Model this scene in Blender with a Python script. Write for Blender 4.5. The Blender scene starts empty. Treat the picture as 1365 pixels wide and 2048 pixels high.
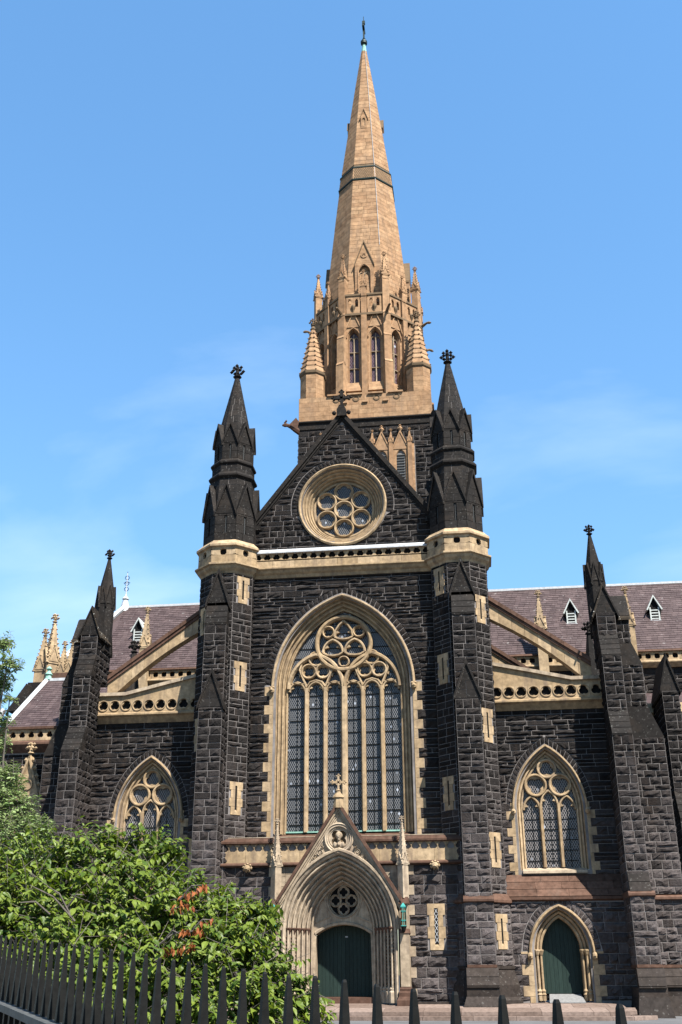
import bpy, math, random
from mathutils import Vector as V, Matrix
random.seed(7)
PI = math.pi
SC = bpy.context.scene
COL = SC.collection
# ------------------------------------------------------------------ camera
F_PX, PITCH, YAW, ROLL = 2100.0, math.radians(23.7), math.radians(7.0), 0.005
CAM = V((7.3244, -60.0, 1.65))
fw = V((-math.sin(YAW)*math.cos(PITCH), math.cos(YAW)*math.cos(PITCH), math.sin(PITCH)))
rt0 = V((math.cos(YAW), math.sin(YAW), 0)); up0 = rt0.cross(fw)
rt = rt0*math.cos(ROLL) - up0*math.sin(ROLL); up = up0*math.cos(ROLL) + rt0*math.sin(ROLL)
cd = bpy.data.cameras.new('camera'); cam = bpy.data.objects.new('camera', cd); COL.objects.link(cam)
cd.sensor_fit = 'VERTICAL'; cd.sensor_height = 36.0; cd.lens = 36.0*F_PX/2048.0
cd.clip_start = 0.1; cd.clip_end = 3000
cam.matrix_world = Matrix(((rt.x, up.x, -fw.x, CAM.x), (rt.y, up.y, -fw.y, CAM.y), (rt.z, up.z, -fw.z, CAM.z), (0, 0, 0, 1)))
SC.camera = cam
def proj(p):
    d = V(p) - CAM; z = d.dot(fw)
    if z < .1: return None
    return 682.5 + F_PX*d.dot(rt)/z, 1024 - F_PX*d.dot(up)/z
# ------------------------------------------------------------------ light
SUN_EL, SUN_AZ = math.radians(54), math.radians(41)          # azimuth: to the right of the facade's normal
sun_dir = V((math.sin(SUN_AZ)*math.cos(SUN_EL), -math.cos(SUN_AZ)*math.cos(SUN_EL), math.sin(SUN_EL)))
world = bpy.data.worlds.new('World'); SC.world = world; world.use_nodes = True
nt = world.node_tree; nt.nodes.clear()
wo = nt.nodes.new('ShaderNodeOutputWorld'); bg = nt.nodes.new('ShaderNodeBackground')
sky = nt.nodes.new('ShaderNodeTexSky'); sky.sky_type = 'NISHITA'; sky.sun_disc = False
sky.sun_elevation = SUN_EL; sky.sun_rotation = math.atan2(sun_dir.x, sun_dir.y)
sky.altitude = 0; sky.air_density = 1.0; sky.dust_density = 0.15; sky.ozone_density = 2.2
bg.inputs['Strength'].default_value = 0.148
# thin high cloud: noise on a flat layer far above
tc = nt.nodes.new('ShaderNodeTexCoord'); sep = nt.nodes.new('ShaderNodeSeparateXYZ')
nt.links.new(tc.outputs['Generated'], sep.inputs[0])
mx = nt.nodes.new('ShaderNodeMath'); mx.operation = 'MAXIMUM'; mx.inputs[1].default_value = 0.02
nt.links.new(sep.outputs['Z'], mx.inputs[0])
ad = nt.nodes.new('ShaderNodeMath'); ad.operation = 'ADD'; ad.inputs[1].default_value = 0.148
nt.links.new(mx.outputs[0], ad.inputs[0])
dv = nt.nodes.new('ShaderNodeVectorMath'); dv.operation = 'DIVIDE'
nt.links.new(tc.outputs['Generated'], dv.inputs[0]); nt.links.new(ad.outputs[0], dv.inputs[1])
mp = nt.nodes.new('ShaderNodeMapping'); mp.inputs['Location'].default_value = (5.8, 2.2, 0); mp.inputs['Scale'].default_value = (.8, 1.3, 0)
nt.links.new(dv.outputs[0], mp.inputs[0])
nz = nt.nodes.new('ShaderNodeTexNoise'); nz.inputs['Scale'].default_value = 1.1; nz.inputs['Detail'].default_value = 7; nz.inputs['Roughness'].default_value = .5
nz.inputs['Distortion'].default_value = .4
nt.links.new(mp.outputs[0], nz.inputs['Vector'])
cr = nt.nodes.new('ShaderNodeValToRGB'); cr.color_ramp.elements[0].position = .535; cr.color_ramp.elements[1].position = 1.0
cr.color_ramp.elements[1].color = (.5, .5, .5, 1)
nt.links.new(nz.outputs['Fac'], cr.inputs[0])
mc = nt.nodes.new('ShaderNodeMixRGB'); mc.inputs[2].default_value = (3.6, 3.9, 4.1, 1)
nt.links.new(cr.outputs[0], mc.inputs[0]); hs = nt.nodes.new('ShaderNodeHueSaturation'); hs.inputs['Saturation'].default_value = 1.15; hs.inputs['Hue'].default_value = .492; hs.inputs['Value'].default_value = 1.0; nt.links.new(sky.outputs[0], hs.inputs['Color']); 
bw = nt.nodes.new('ShaderNodeRGBToBW'); nt.links.new(hs.outputs[0], bw.inputs[0])          # roll off the glare of the lowest sky
ma = nt.nodes.new('ShaderNodeMath'); ma.operation = 'MULTIPLY_ADD'; ma.inputs[1].default_value = .3; ma.inputs[2].default_value = 1.; nt.links.new(bw.outputs[0], ma.inputs[0])
vd = nt.nodes.new('ShaderNodeVectorMath'); vd.operation = 'DIVIDE'; nt.links.new(hs.outputs[0], vd.inputs[0]); nt.links.new(ma.outputs[0], vd.inputs[1])
nt.links.new(vd.outputs[0], mc.inputs[1])
nt.links.new(mc.outputs[0], bg.inputs['Color']); nt.links.new(bg.outputs[0], wo.inputs[0])
sd = bpy.data.lights.new('sun', 'SUN'); sd.energy = 5.0; sd.angle = math.radians(.53); sd.color = (1.0, .95, .87)
so = bpy.data.objects.new('sun', sd); COL.objects.link(so); so.location = (30, -40, 60)
so.rotation_euler = sun_dir.to_track_quat('Z', 'Y').to_euler()
SC.render.engine = 'CYCLES'
SC.view_settings.view_transform = 'Standard'; SC.view_settings.look = 'None'
SC.view_settings.exposure = 1.65; SC.view_settings.gamma = 1; SC.view_settings.use_curve_mapping = False
# ------------------------------------------------------------------ materials
ALB = .54
def new_mat(name):
    m = bpy.data.materials.new(name); m.use_nodes = True
    n = m.node_tree.nodes; b = n['Principled BSDF']
    return m, n, m.node_tree.links, b
def rnd_value(n, l):
    """a random number per piece, whether it is an island of a joined mesh or an object"""
    g = n.new('ShaderNodeNewGeometry'); o = n.new('ShaderNodeObjectInfo')
    a = n.new('ShaderNodeMath'); a.operation = 'ADD'; l.new(g.outputs['Random Per Island'], a.inputs[0]); l.new(o.outputs['Random'], a.inputs[1])
    f = n.new('ShaderNodeMath'); f.operation = 'FRACT'; l.new(a.outputs[0], f.inputs[0])
    return f.outputs[0], g
def ramp(n, l, src, stops):
    r = n.new('ShaderNodeValToRGB'); e = r.color_ramp.elements
    while len(e) < len(stops): e.new(.5)
    for i, (p, c) in enumerate(stops):
        e[i].position = p; e[i].color = (c[0], c[1], c[2], 1)
    l.new(src, r.inputs[0]); return r.outputs[0]
def noise(n, l, scale, detail=4, rough=.6, vec=None, stretch=None):
    t = n.new('ShaderNodeTexNoise'); t.inputs['Scale'].default_value = scale; t.inputs['Detail'].default_value = detail; t.inputs['Roughness'].default_value = rough
    g = n.new('ShaderNodeNewGeometry'); src = g.outputs['Position']
    if stretch:
        mp = n.new('ShaderNodeMapping'); mp.inputs['Scale'].default_value = stretch; l.new(src, mp.inputs[0]); src = mp.outputs[0]
    l.new(src, t.inputs['Vector']); return t.outputs['Fac']
def mix(n, l, fac, a, b, mode='MIX'):
    m = n.new('ShaderNodeMixRGB'); m.blend_type = mode
    for i, s in ((0, fac), (1, a), (2, b)):
        if isinstance(s, (int, float)): m.inputs[i].default_value = s
        elif isinstance(s, tuple): m.inputs[i].default_value = (s[0], s[1], s[2], 1)
        else: l.new(s, m.inputs[i])
    return m.outputs[0]
def bump(n, l, b, h, strength, dist):
    k = n.new('ShaderNodeBump'); k.inputs['Strength'].default_value = strength; k.inputs['Distance'].default_value = dist
    l.new(h, k.inputs['Height']); l.new(k.outputs[0], b.inputs['Normal'])
def stone_mat(name, lo, hi, low_lo=None, low_hi=None, zlow=(5., 11.), nscale=6, bs=.5, bd=.03, rough=.85, spots=0., stain=None, streak=0., scol=(.10, .075, .06)):
    """stone whose colour varies from block to block; soot-free near the ground where low colours are given"""
    m, n, l, b = new_mat(name)
    lo, hi = [tuple(x*ALB for x in q) for q in (lo, hi)]
    if low_lo: low_lo, low_hi = [tuple(x*ALB for x in q) for q in (low_lo, low_hi)]
    r, g = rnd_value(n, l)
    c = ramp(n, l, r, [(0, lo), (1, hi)])
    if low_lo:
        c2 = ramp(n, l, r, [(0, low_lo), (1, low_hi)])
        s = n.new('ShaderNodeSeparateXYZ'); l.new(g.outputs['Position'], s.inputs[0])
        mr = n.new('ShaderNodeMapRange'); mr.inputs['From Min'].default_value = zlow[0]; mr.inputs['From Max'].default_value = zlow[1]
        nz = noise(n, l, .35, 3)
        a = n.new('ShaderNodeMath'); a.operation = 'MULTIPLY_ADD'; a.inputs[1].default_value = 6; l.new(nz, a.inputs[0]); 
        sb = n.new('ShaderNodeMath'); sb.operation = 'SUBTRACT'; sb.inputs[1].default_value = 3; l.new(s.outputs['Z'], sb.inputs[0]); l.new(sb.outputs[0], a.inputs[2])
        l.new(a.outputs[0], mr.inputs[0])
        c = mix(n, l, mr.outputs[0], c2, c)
    f = noise(n, l, nscale, 6, .65)
    v = ramp(n, l, f, [(.25, (.5, .5, .5)), (.75, (1.35, 1.35, 1.35))])
    c = mix(n, l, 1., c, v, 'MULTIPLY')
    if stain:
        f2 = noise(n, l, .9, 5, .7)
        k = ramp(n, l, f2, [(.5, (0, 0, 0)), (.75, (.75, .75, .75))])
        c = mix(n, l, k, c, stain)
    if streak:
        f4 = noise(n, l, 1.6, 4, .6, stretch=(1.6, 1.6, .16))
        k = ramp(n, l, f4, [(.5, (0, 0, 0)), (.75, (streak, streak, streak))])
        c = mix(n, l, k, c, scol)
    if spots:
        f3 = noise(n, l, 9, 2, .4)
        k = ramp(n, l, f3, [(.66, (0, 0, 0)), (.7, (spots, spots, spots))])
        c = mix(n, l, k, c, (.5, .5, .46))
    l.new(c, b.inputs['Base Color']); b.inputs['Roughness'].default_value = rough
    b.inputs['Specular IOR Level'].default_value = .06
    fb = noise(n, l, nscale*2.2, 8, .7)
    bump(n, l, b, fb, bs, bd)
    return m
def plain_mat(name, col, rough=.6, metal=0., var=.25, nscale=8, bs=.1, bd=.01, spec=.12):
    m, n, l, b = new_mat(name)
    col = tuple(x*ALB for x in col)
    f = noise(n, l, nscale, 5)
    v = ramp(n, l, f, [(.3, (1-var,)*3), (.7, (1+var,)*3)])
    l.new(mix(n, l, 1., col, v, 'MULTIPLY'), b.inputs['Base Color'])
    b.inputs['Roughness'].default_value = rough; b.inputs['Metallic'].default_value = metal; b.inputs['Specular IOR Level'].default_value = spec
    bump(n, l, b, f, bs, bd); return m
M = {}
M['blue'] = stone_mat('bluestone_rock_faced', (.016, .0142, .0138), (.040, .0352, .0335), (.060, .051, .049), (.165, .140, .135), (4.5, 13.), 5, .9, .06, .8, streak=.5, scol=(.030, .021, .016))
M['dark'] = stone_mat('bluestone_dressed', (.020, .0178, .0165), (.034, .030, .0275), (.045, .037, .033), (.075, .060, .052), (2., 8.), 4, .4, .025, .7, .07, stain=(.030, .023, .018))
M['lich'] = stone_mat('lichened_slab', (.05, .04, .03), (.07, .055, .04), nscale=4, bs=.5, bd=.03, spots=.9)
M['mortar'] = plain_mat('pale_mortar', (.26, .237, .225), .9, 0, .35, 1.2)
M['sand'] = stone_mat('cream_sandstone', (.45, .322, .187), (.60, .447, .28), nscale=3, bs=.3, bd=.02, rough=.85, streak=.75, stain=(.15, .108, .068))
M['pale'] = stone_mat('pale_sandstone', (.44, .345, .24), (.57, .46, .335), nscale=3, bs=.3, bd=.02, rough=.85, streak=.65, stain=(.17, .13, .10))
M['spire'] = stone_mat('tan_sandstone', (.41, .242, .133), (.54, .342, .195), nscale=2.2, bs=.25, bd=.02, rough=.85, streak=.4, stain=(.21, .14, .088))
M['joint'] = plain_mat('sandstone_joint', (.20, .14, .085), .9, 0, .2, 3)
M['brown'] = stone_mat('brown_weathered_stone', (.11, .062, .044), (.17, .098, .07), nscale=4, bs=.2, bd=.015, rough=.75, streak=.3)
M['lead'] = plain_mat('lead_flashing', (.62, .64, .66), .45, 0, .2, 5)
M['copper'] = plain_mat('verdigris_copper', (.30, .55, .45), .6, 0, .3, 4)
M['bronze'] = plain_mat('dark_bronze', (.03, .05, .045), .5, .3, .3, 6)
M['lamp'] = plain_mat('turquoise_lantern_frame', (.06, .36, .32), .5, 0, .3, 20)
M['amber'] = plain_mat('amber_lantern_glass', (.30, .12, .04), .25, 0, .3, 10)
M['iron'] = plain_mat('black_painted_iron', (.011, .011, .010), .5, 0, .3, 30, .3, .004, .1)
M['rail'] = plain_mat('worn_grey_rail', (.10, .105, .105), .5, 0, .4, 20, .3, .004)
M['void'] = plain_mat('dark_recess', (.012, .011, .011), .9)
M['ramp'] = plain_mat('grey_ramp_board', (.26, .26, .26), .7)
M['white'] = plain_mat('white_paint', (.62, .66, .63), .5)
def door_mat():
    m, n, l, b = new_mat('dark_green_paint')
    r, g = rnd_value(n, l)
    f = noise(n, l, 3, 5, .6, stretch=(8, 8, .8))
    v = ramp(n, l, f, [(.3, (.010, .018, .0155)), (.7, (.017, .029, .025))])
    v2 = ramp(n, l, r, [(0, (.85, .85, .85)), (1, (1.15, 1.15, 1.15))])
    l.new(mix(n, l, 1., v, v2, 'MULTIPLY'), b.inputs['Base Color']); b.inputs['Roughness'].default_value = .5; b.inputs['Specular IOR Level'].default_value = .1
    bump(n, l, b, f, .2, .01); return m
M['door'] = door_mat()
def glass_mat(name, cw, ch, line, base, lead, bright):
    """leaded glass: a diamond lattice drawn in the plane of the window (object x/z), a few panes painted bright as if reflecting"""
    m, n, l, b = new_mat(name)
    tc = n.new('ShaderNodeTexCoord'); s = n.new('ShaderNodeSeparateXYZ'); l.new(tc.outputs['Object'], s.inputs[0])
    def mth(op, a, c=None):
        k = n.new('ShaderNodeMath'); k.operation = op
        for i, x in enumerate((a, c)):
            if x is None: continue
            if isinstance(x, (int, float)): k.inputs[i].default_value = x
            else: l.new(x, k.inputs[i])
        return k.outputs[0]
    a = mth('DIVIDE', s.outputs['X'], cw); c = mth('DIVIDE', s.outputs['Z'], ch)
    p, q = mth('ADD', a, c), mth('SUBTRACT', a, c)
    def near(x):
        f = mth('FRACT', x); return mth('ABSOLUTE', mth('SUBTRACT', f, .5))      # .5 on the line
    mxv = mth('MAXIMUM', near(p), near(q)); isl = mth('GREATER_THAN', mxv, .5 - line)
    cell = n.new('ShaderNodeCombineXYZ'); l.new(mth('FLOOR', p), cell.inputs[0]); l.new(mth('FLOOR', q), cell.inputs[1])
    wn = n.new('ShaderNodeTexWhiteNoise'); wn.noise_dimensions = '2D'; l.new(cell.outputs[0], wn.inputs['Vector'])
    col = ramp(n, l, wn.outputs['Value'], [(0, tuple(x*.75 for x in base)), (bright-.01, tuple(x*1.25 for x in base)), (bright, (.22, .25, .30)), (1, (.28, .31, .36))])  # bright stops: reflections painted into the base colour of scattered panes
    col = mix(n, l, isl, col, lead)
    l.new(col, b.inputs['Base Color'])
    rr = n.new('ShaderNodeMath'); rr.operation = 'MULTIPLY_ADD'; l.new(isl, rr.inputs[0]); rr.inputs[1].default_value = .5; rr.inputs[2].default_value = .25; b.inputs['Specular IOR Level'].default_value = .25
    l.new(rr.outputs[0], b.inputs['Roughness'])
    f = noise(n, l, 3.5, 2); bump(n, l, b, f, .12, .02)
    return m
M['glass'] = glass_mat('leaded_glass', .125, .24, .075, (.009, .010, .013), (.165, .168, .172), .994)
M['glass2'] = glass_mat('leaded_glass_small', .135, .24, .085, (.009, .009, .010), (.20, .185, .18), .998)
M['purple'] = glass_mat('purple_leaded_glass', .18, .34, .07, (.05, .027, .035), (.09, .07, .08), .98)
def slate_mat():
    m, n, l, b = new_mat('purple_slate')
    r, g = rnd_value(n, l)
    c = ramp(n, l, r, [(0, (.044, .030, .030)), (.5, (.055, .0385, .038)), (1, (.070, .050, .049))])
    f = noise(n, l, 1.1, 5); v = ramp(n, l, f, [(.3, (.8, .8, .8)), (.7, (1.2, 1.2, 1.2))])
    c = mix(n, l, 1., c, v, 'MULTIPLY')
    f3 = noise(n, l, 3.2, 3, .5); k = ramp(n, l, f3, [(.68, (0, 0, 0)), (.71, (.8, .8, .8))])
    c = mix(n, l, k, c, (.17, .155, .15))
    l.new(c, b.inputs['Base Color']); b.inputs['Roughness'].default_value = .6; b.inputs['Specular IOR Level'].default_value = .15
    return m
M['slate'] = slate_mat()
def ground_mat(name, a, c, scale):
    m, n, l, b = new_mat(name)
    f = noise(n, l, scale, 8, .7); f2 = noise(n, l, scale*.05, 3)
    col = mix(n, l, f, a, c); v = ramp(n, l, f2, [(.3, (.8,)*3), (.7, (1.2,)*3)])
    l.new(mix(n, l, 1., col, v, 'MULTIPLY'), b.inputs['Base Color']); b.inputs['Roughness'].default_value = .9; b.inputs['Specular IOR Level'].default_value = .1
    bump(n, l, b, f, .3, .01); return m
M['asphalt'] = ground_mat('grey_asphalt', (.06, .06, .063), (.11, .11, .113), 12)
M['paving'] = stone_mat('brownish_paving', (.22, .16, .13), (.33, .25, .21), nscale=5, bs=.2, bd=.01)
# ------------------------------------------------------------------ mesh kit
class Fr:
    """a plane with a horizontal axis U, the vertical axis and an outward normal N"""
    def __init__(s, o, u=(1, 0, 0), nrm=(0, -1, 0)):
        s.o, s.u, s.n = V(o), V(u).normalized(), V(nrm).normalized(); s.z = V((0, 0, 1))
    def __call__(s, u, v, w=0.): return s.o + s.u*u + s.z*v + s.n*w
def yplane(y, x=0): return Fr((x, y, 0))
class MB:
    def __init__(s): s.v, s.f = [], []
    def add(s, vs, fs):
        k = len(s.v); s.v += [tuple(p) for p in vs]; s.f += [tuple(i+k for i in f) for f in fs]
    def grid(s, rows, close=False):
        """rows of equal length -> quads"""
        n = len(rows[0]); vs = [p for r in rows for p in r]; fs = []
        for i in range(len(rows)-1):
            for j in range(n if close else n-1):
                a, b = i*n+j, i*n+(j+1) % n; fs.append((a, b, b+n, a+n))
        s.add(vs, fs)
    def box(s, x0, x1, y0, y1, z0, z1):
        s.hexa([(x0, y0, z0), (x1, y0, z0), (x1, y1, z0), (x0, y1, z0), (x0, y0, z1), (x1, y0, z1), (x1, y1, z1), (x0, y1, z1)])
    def hexa(s, p):
        s.add(p, [(0, 3, 2, 1), (4, 5, 6, 7), (0, 1, 5, 4), (1, 2, 6, 5), (2, 3, 7, 6), (3, 0, 4, 7)])
    def fbox(s, fr, u0, u1, v0, v1, w0, w1):
        s.hexa([fr(u0, v0, w1), fr(u1, v0, w1), fr(u1, v0, w0), fr(u0, v0, w0), fr(u0, v1, w1), fr(u1, v1, w1), fr(u1, v1, w0), fr(u0, v1, w0)])
    def poly(s, fr, pts, w0, w1):
        """prism of a (u,v) polygon between depths w0 (back) and w1 (front)"""
        n = len(pts); s.add([fr(u, v, w1) for u, v in pts] + [fr(u, v, w0) for u, v in pts],
              [tuple(range(n)), tuple(range(2*n-1, n-1, -1))] + [(i, i+n, (i+1) % n+n, (i+1) % n) for i in range(n)])
    def bar(s, fr, pts, b, w0, w1, closed=False, ch=.45):
        """chamfered bar of half width b along a (u,v) polyline, from depth w0 out to w1"""
        n = len(pts); P = [V((p[0], p[1])) for p in pts]; rows = []
        wm = w0 + (w1-w0)*.55
        prof = [(-b, w0), (-b, wm), (-b*ch, w1), (b*ch, w1), (b, wm), (b, w0)]
        for i in range(n):
            if closed: a, c = P[i-1], P[(i+1) % n]
            else: a, c = P[max(i-1, 0)], P[min(i+1, n-1)]
            t = c - a
            if t.length < 1e-9: t = V((1, 0))
            t.normalize(); nn = V((-t.y, t.x)); k = 1.
            if 0 < i < n-1 or closed:
                e = P[i] - P[i-1]
                if e.length > 1e-9:
                    cs = abs(e.normalized().dot(t)); k = min(1/max(cs, .35), 2.)
            rows.append([fr(P[i].x + nn.x*d*k, P[i].y + nn.y*d*k, w) for d, w in prof])
        if closed: rows.append(rows[0])
        s.grid(rows)
        if not closed:
            s.add(rows[0], [tuple(range(6))]); s.add(rows[-1], [tuple(range(5, -1, -1))])
    def ring(s, c, rad, z, n=8, rot=None, el=1.):
        rot = PI/n if rot is None else rot
        return [V((c[0] + rad*math.cos(rot + 2*PI*i/n), c[1] + rad*math.sin(rot + 2*PI*i/n), z)) for i in range(n)]
    def lathe(s, c, prof, n=8, rot=None, cap=True):
        rows = [s.ring(c, max(r, 1e-4), z, n, rot) for r, z in prof]
        s.grid(rows, True)
        if cap: s.add(rows[0], [tuple(range(n-1, -1, -1))]); s.add(rows[-1], [tuple(range(n))])
    def tube(s, p, q, r0, r1, n=5):
        p, q = V(p), V(q); d = (q-p).normalized(); a = d.cross(V((0, 0, 1)))
        if a.length < .1: a = d.cross(V((1, 0, 0)))
        a.normalize(); b = d.cross(a)
        s.grid([[c + (a*math.cos(2*PI*i/n) + b*math.sin(2*PI*i/n))*r for i in range(n)] for c, r in ((p, r0), (q, r1))], True)
    def lump(s, c, r, sq=(1, 1, 1)):
        x, y, z = c; a, b, d = r*sq[0], r*sq[1], r*sq[2]
        s.add([(x+a, y, z), (x-a, y, z), (x, y+b, z), (x, y-b, z), (x, y, z+d), (x, y, z-d)],
              [(0, 2, 4), (2, 1, 4), (1, 3, 4), (3, 0, 4), (2, 0, 5), (1, 2, 5), (3, 1, 5), (0, 3, 5)])
    def ball(s, c, r, sq=(1, 1, 1), n=8, m=6):
        s.grid([[(c[0]+r*sq[0]*math.sin(PI*j/m)*math.cos(2*PI*i/n), c[1]+r*sq[1]*math.sin(PI*j/m)*math.sin(2*PI*i/n), c[2]+r*sq[2]*math.cos(PI*j/m)) for i in range(n)] for j in range(m+1)], True)
    def build(s, name, mat, parent=None, smooth=False, kind=None):
        me = bpy.data.meshes.new(name); me.from_pydata(s.v, [], s.f); me.materials.append(M[mat] if isinstance(mat, str) else mat)
        if smooth:
            for p in me.polygons: p.use_smooth = True
        o = bpy.data.objects.new(name, me); COL.objects.link(o)
        if parent is not None: o.parent = parent
        if kind: o['kind'] = kind
        return o
def empty(name, loc=(0, 0, 0), parent=None):
    o = bpy.data.objects.new(name, None); COL.objects.link(o); o.location = loc; o.empty_display_size = .5
    if parent is not None: o.parent = parent
    return o
def tag(o, label, cat, group=None):
    o['label'] = label; o['category'] = cat
    if group: o['group'] = group
    return o
# --- pointed arches: opening half width a, arc radius r, springing zs, foot z0; d moves outwards
def arch_pts(a, r, zs, z0, d=0., n=10, cu=0., legs=True):
    cx = a - r; R = r + d; tm = math.acos(max(-1, min(1, -cx/R)))
    right = [(cx + R*math.cos(tm*i/n), zs + R*math.sin(tm*i/n)) for i in range(n+1)]
    if legs: right = [(a+d, z0)] + right
    right[-1] = (0., right[-1][1])
    left = [(-x, z) for x, z in right[:-1]]
    return [(cu+x, z) for x, z in left] + [(cu+x, z) for x, z in reversed(right)]
def arch_half(a, r, zs, d, z):
    """half width of the arch at height z (None above the apex)"""
    if z <= zs: return a+d
    cx = a - r; q = (r+d)**2 - (z-zs)**2
    if q <= 0: return None
    x = cx + math.sqrt(q); return x if x > 0 else None
def arch_band(mb, fr, a, r, zs, z0, prof, n=10, cu=0., legs=True):
    mb.grid([[fr(u, v, w) for u, v in arch_pts(a, r, zs, z0, d, n, cu, legs)] for d, w in prof])
def ring_band(mb, fr, cu, cv, prof, n=40):
    mb.grid([[fr(cu + rr*math.cos(2*PI*i/n), cv + rr*math.sin(2*PI*i/n), w) for i in range(n)] for rr, w in prof], True)
def foil_r(ph, R, nl, rot, k=.52):
    p = R*k; q = R*(1-k); q = max(q, p*math.sin(PI/nl)*1.04)
    d = (ph - rot + PI/nl) % (2*PI/nl) - PI/nl
    return p*math.cos(d) + math.sqrt(max(q*q - (p*math.sin(d))**2, 0))
def foil_plate(mb, fr, cu, cv, Rf, nl, rot, outer, w0, w1, n=None, k=.52):
    """plate with a foiled hole; outer: radius, or (hu,hv) of a rectangle"""
    n = n or nl*8; inn, out = [], []
    for i in range(n):
        ph = rot + 2*PI*i/n; rr = foil_r(ph, Rf, nl, rot, k); c, s_ = math.cos(ph), math.sin(ph)
        inn.append((cu + rr*c, cv + rr*s_))
        if isinstance(outer, tuple):
            t = min(outer[0]/max(abs(c), 1e-6), outer[1]/max(abs(s_), 1e-6)); out.append((cu + t*c, cv + t*s_))
        else: out.append((cu + outer*c, cv + outer*s_))
    mb.grid([[fr(u, v, w1) for u, v in out], [fr(u, v, w1) for u, v in inn], [fr(u, v, w0) for u, v in inn]], True)
    if isinstance(outer, tuple):                        # square the corners
        for a in (-1, 1):
            for b_ in (-1, 1):
                cand = sorted(out, key=lambda p: (p[0]-cu-a*outer[0])**2 + (p[1]-cv-b_*outer[1])**2)[:2]
                mb.add([fr(cu+a*outer[0], cv+b_*outer[1], w1), fr(*cand[0], w1), fr(*cand[1], w1)], [(0, 1, 2)])
def strips(mb, fr, ivf, v0, v1, dv=.2, w=0.):
    """flat sheet filling the intervals ivf(v)"""
    n = max(1, int(round((v1-v0)/dv))); e = 1e-4
    for i in range(n):
        a, b = v0 + (v1-v0)*i/n, v0 + (v1-v0)*(i+1)/n
        A, B = ivf(a+e), ivf(b-e)
        if len(A) != len(B): A = B = ivf((a+b)/2)
        for (a0, a1), (b0, b1) in zip(A, B):
            mb.add([fr(a0, a, w), fr(a1, a, w), fr(b1, b, w), fr(b0, b, w)], [(0, 1, 2, 3)])
def minus(iv, holes):
    out = [tuple(x) for x in iv]
    for h0, h1 in holes:
        nxt = []
        for a, b in out:
            if h1 <= a or h0 >= b: nxt.append((a, b)); continue
            if h0 > a: nxt.append((a, h0))
            if h1 < b: nxt.append((h1, b))
        out = nxt
    return out
# --- rock-faced masonry: every stone is a little mesh of its own, gathered per wall
WALLS = []          # (parent object, material, [stones])
def rock(fr, q, bulge, rng):
    """q: bottom-left, bottom-right, top-right, top-left in (u,v); a steep broken margin round a lumpy face"""
    L = max(q[1][0]-q[0][0], q[2][0]-q[3][0], .05); H = q[2][1]-q[0][1]
    flat = rng.random() < .14
    ni = 2 if L < .6 else (3 if L < 1.2 else 4)
    ex, ey = min(.03/L, .2), min(.028/H, .2)
    S = [0, ex] + [ex+(1-2*ex)*(i+1)/(ni+1) for i in range(ni)] + [1-ex, 1]; T = [0, ey, .36, .66, 1-ey, 1]
    vs = []; nx, ny = len(S)-1, len(T)-1
    tilt = rng.uniform(-.3, .6)*bulge; base = .025 if flat else bulge*.35
    for j in range(ny+1):
        for i in range(nx+1):
            s, t = S[i], T[j]
            edge = i in (0, nx) or j in (0, ny); rim = i in (1, nx-1) or j in (1, ny-1)
            if not edge and not rim: s += rng.uniform(-.3, .3)/(ni+1); t += rng.uniform(-.12, .12)
            elif not edge and not flat: s += rng.uniform(0, .02)/L*(1 if i == 1 else -1 if i == nx-1 else 0); t += rng.uniform(0, .035)/H*(1 if j == 1 else -1 if j == ny-1 else 0)
            u = (q[0][0]*(1-s)+q[1][0]*s)*(1-t) + (q[3][0]*(1-s)+q[2][0]*s)*t
            v = q[0][1]*(1-t) + q[2][1]*t
            if edge: w = .0
            elif flat: w = base
            elif rim: w = base*rng.uniform(.5, 1.4) + tilt*(t-.5)*.5
            else: w = base + bulge*rng.uniform(0., .85) + tilt*(t-.5)
            vs.append(fr(u, v, max(w, .0)))
    fs = [(j*(nx+1)+i, j*(nx+1)+i+1, (j+1)*(nx+1)+i+1, (j+1)*(nx+1)+i) for j in range(ny) for i in range(nx)]
    return vs, fs
def courses(z0, z1, rng, hs=(.2, .3, .36, .42, .3)):
    out, z = [], z0
    while z < z1 - .05:
        h = rng.choice(hs)*rng.uniform(.92, 1.08)
        if z1 - z - h < .16: h = z1 - z
        out.append((z, z+h)); z += h
    return out
def masonry(store, fr, ivf, cs, rng, wr=(.6, 1.5), jw=.021, bulge=.10):
    for z0, z1 in cs:
        A, B = ivf(z0+.005), ivf(z1-.005)
        if len(A) != len(B): A = B = ivf((z0+z1)/2)
        for (a0, a1), (b0, b1) in zip(A, B):
            lo, hi = min(a0, b0), max(a1, b1); L = hi-lo
            if L < .12 or min(a1-a0, b1-b0) < 0: continue
            x = [lo]; hgt = z1-z0
            while x[-1] < hi-.02:
                st = rng.uniform(*wr)*(.8 if hgt > .38 else 1.)
                nx_ = x[-1]+st
                if hi-nx_ < wr[0]*.6: nx_ = hi
                x.append(nx_)
            for k in range(len(x)-1):
                bl, br, tl, tr = max(x[k], a0), min(x[k+1], a1), max(x[k], b0), min(x[k+1], b1)
                if br-bl < .1 and tr-tl < .1: continue
                if br < bl: br = bl = (br+bl)/2
                if tr < tl: tr = tl = (tr+tl)/2
                g = jw/2
                if br-bl > 2*g: bl += g; br -= g
                if tr-tl > 2*g: tl += g; tr -= g
                store.append(rock(fr, [(bl, z0+g), (br, z0+g), (tr, z1-g), (tl, z1-g)], bulge, rng))
def wall_stones(parent, mat='blue'):
    st = []; WALLS.append((parent, mat, st)); return st
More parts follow.
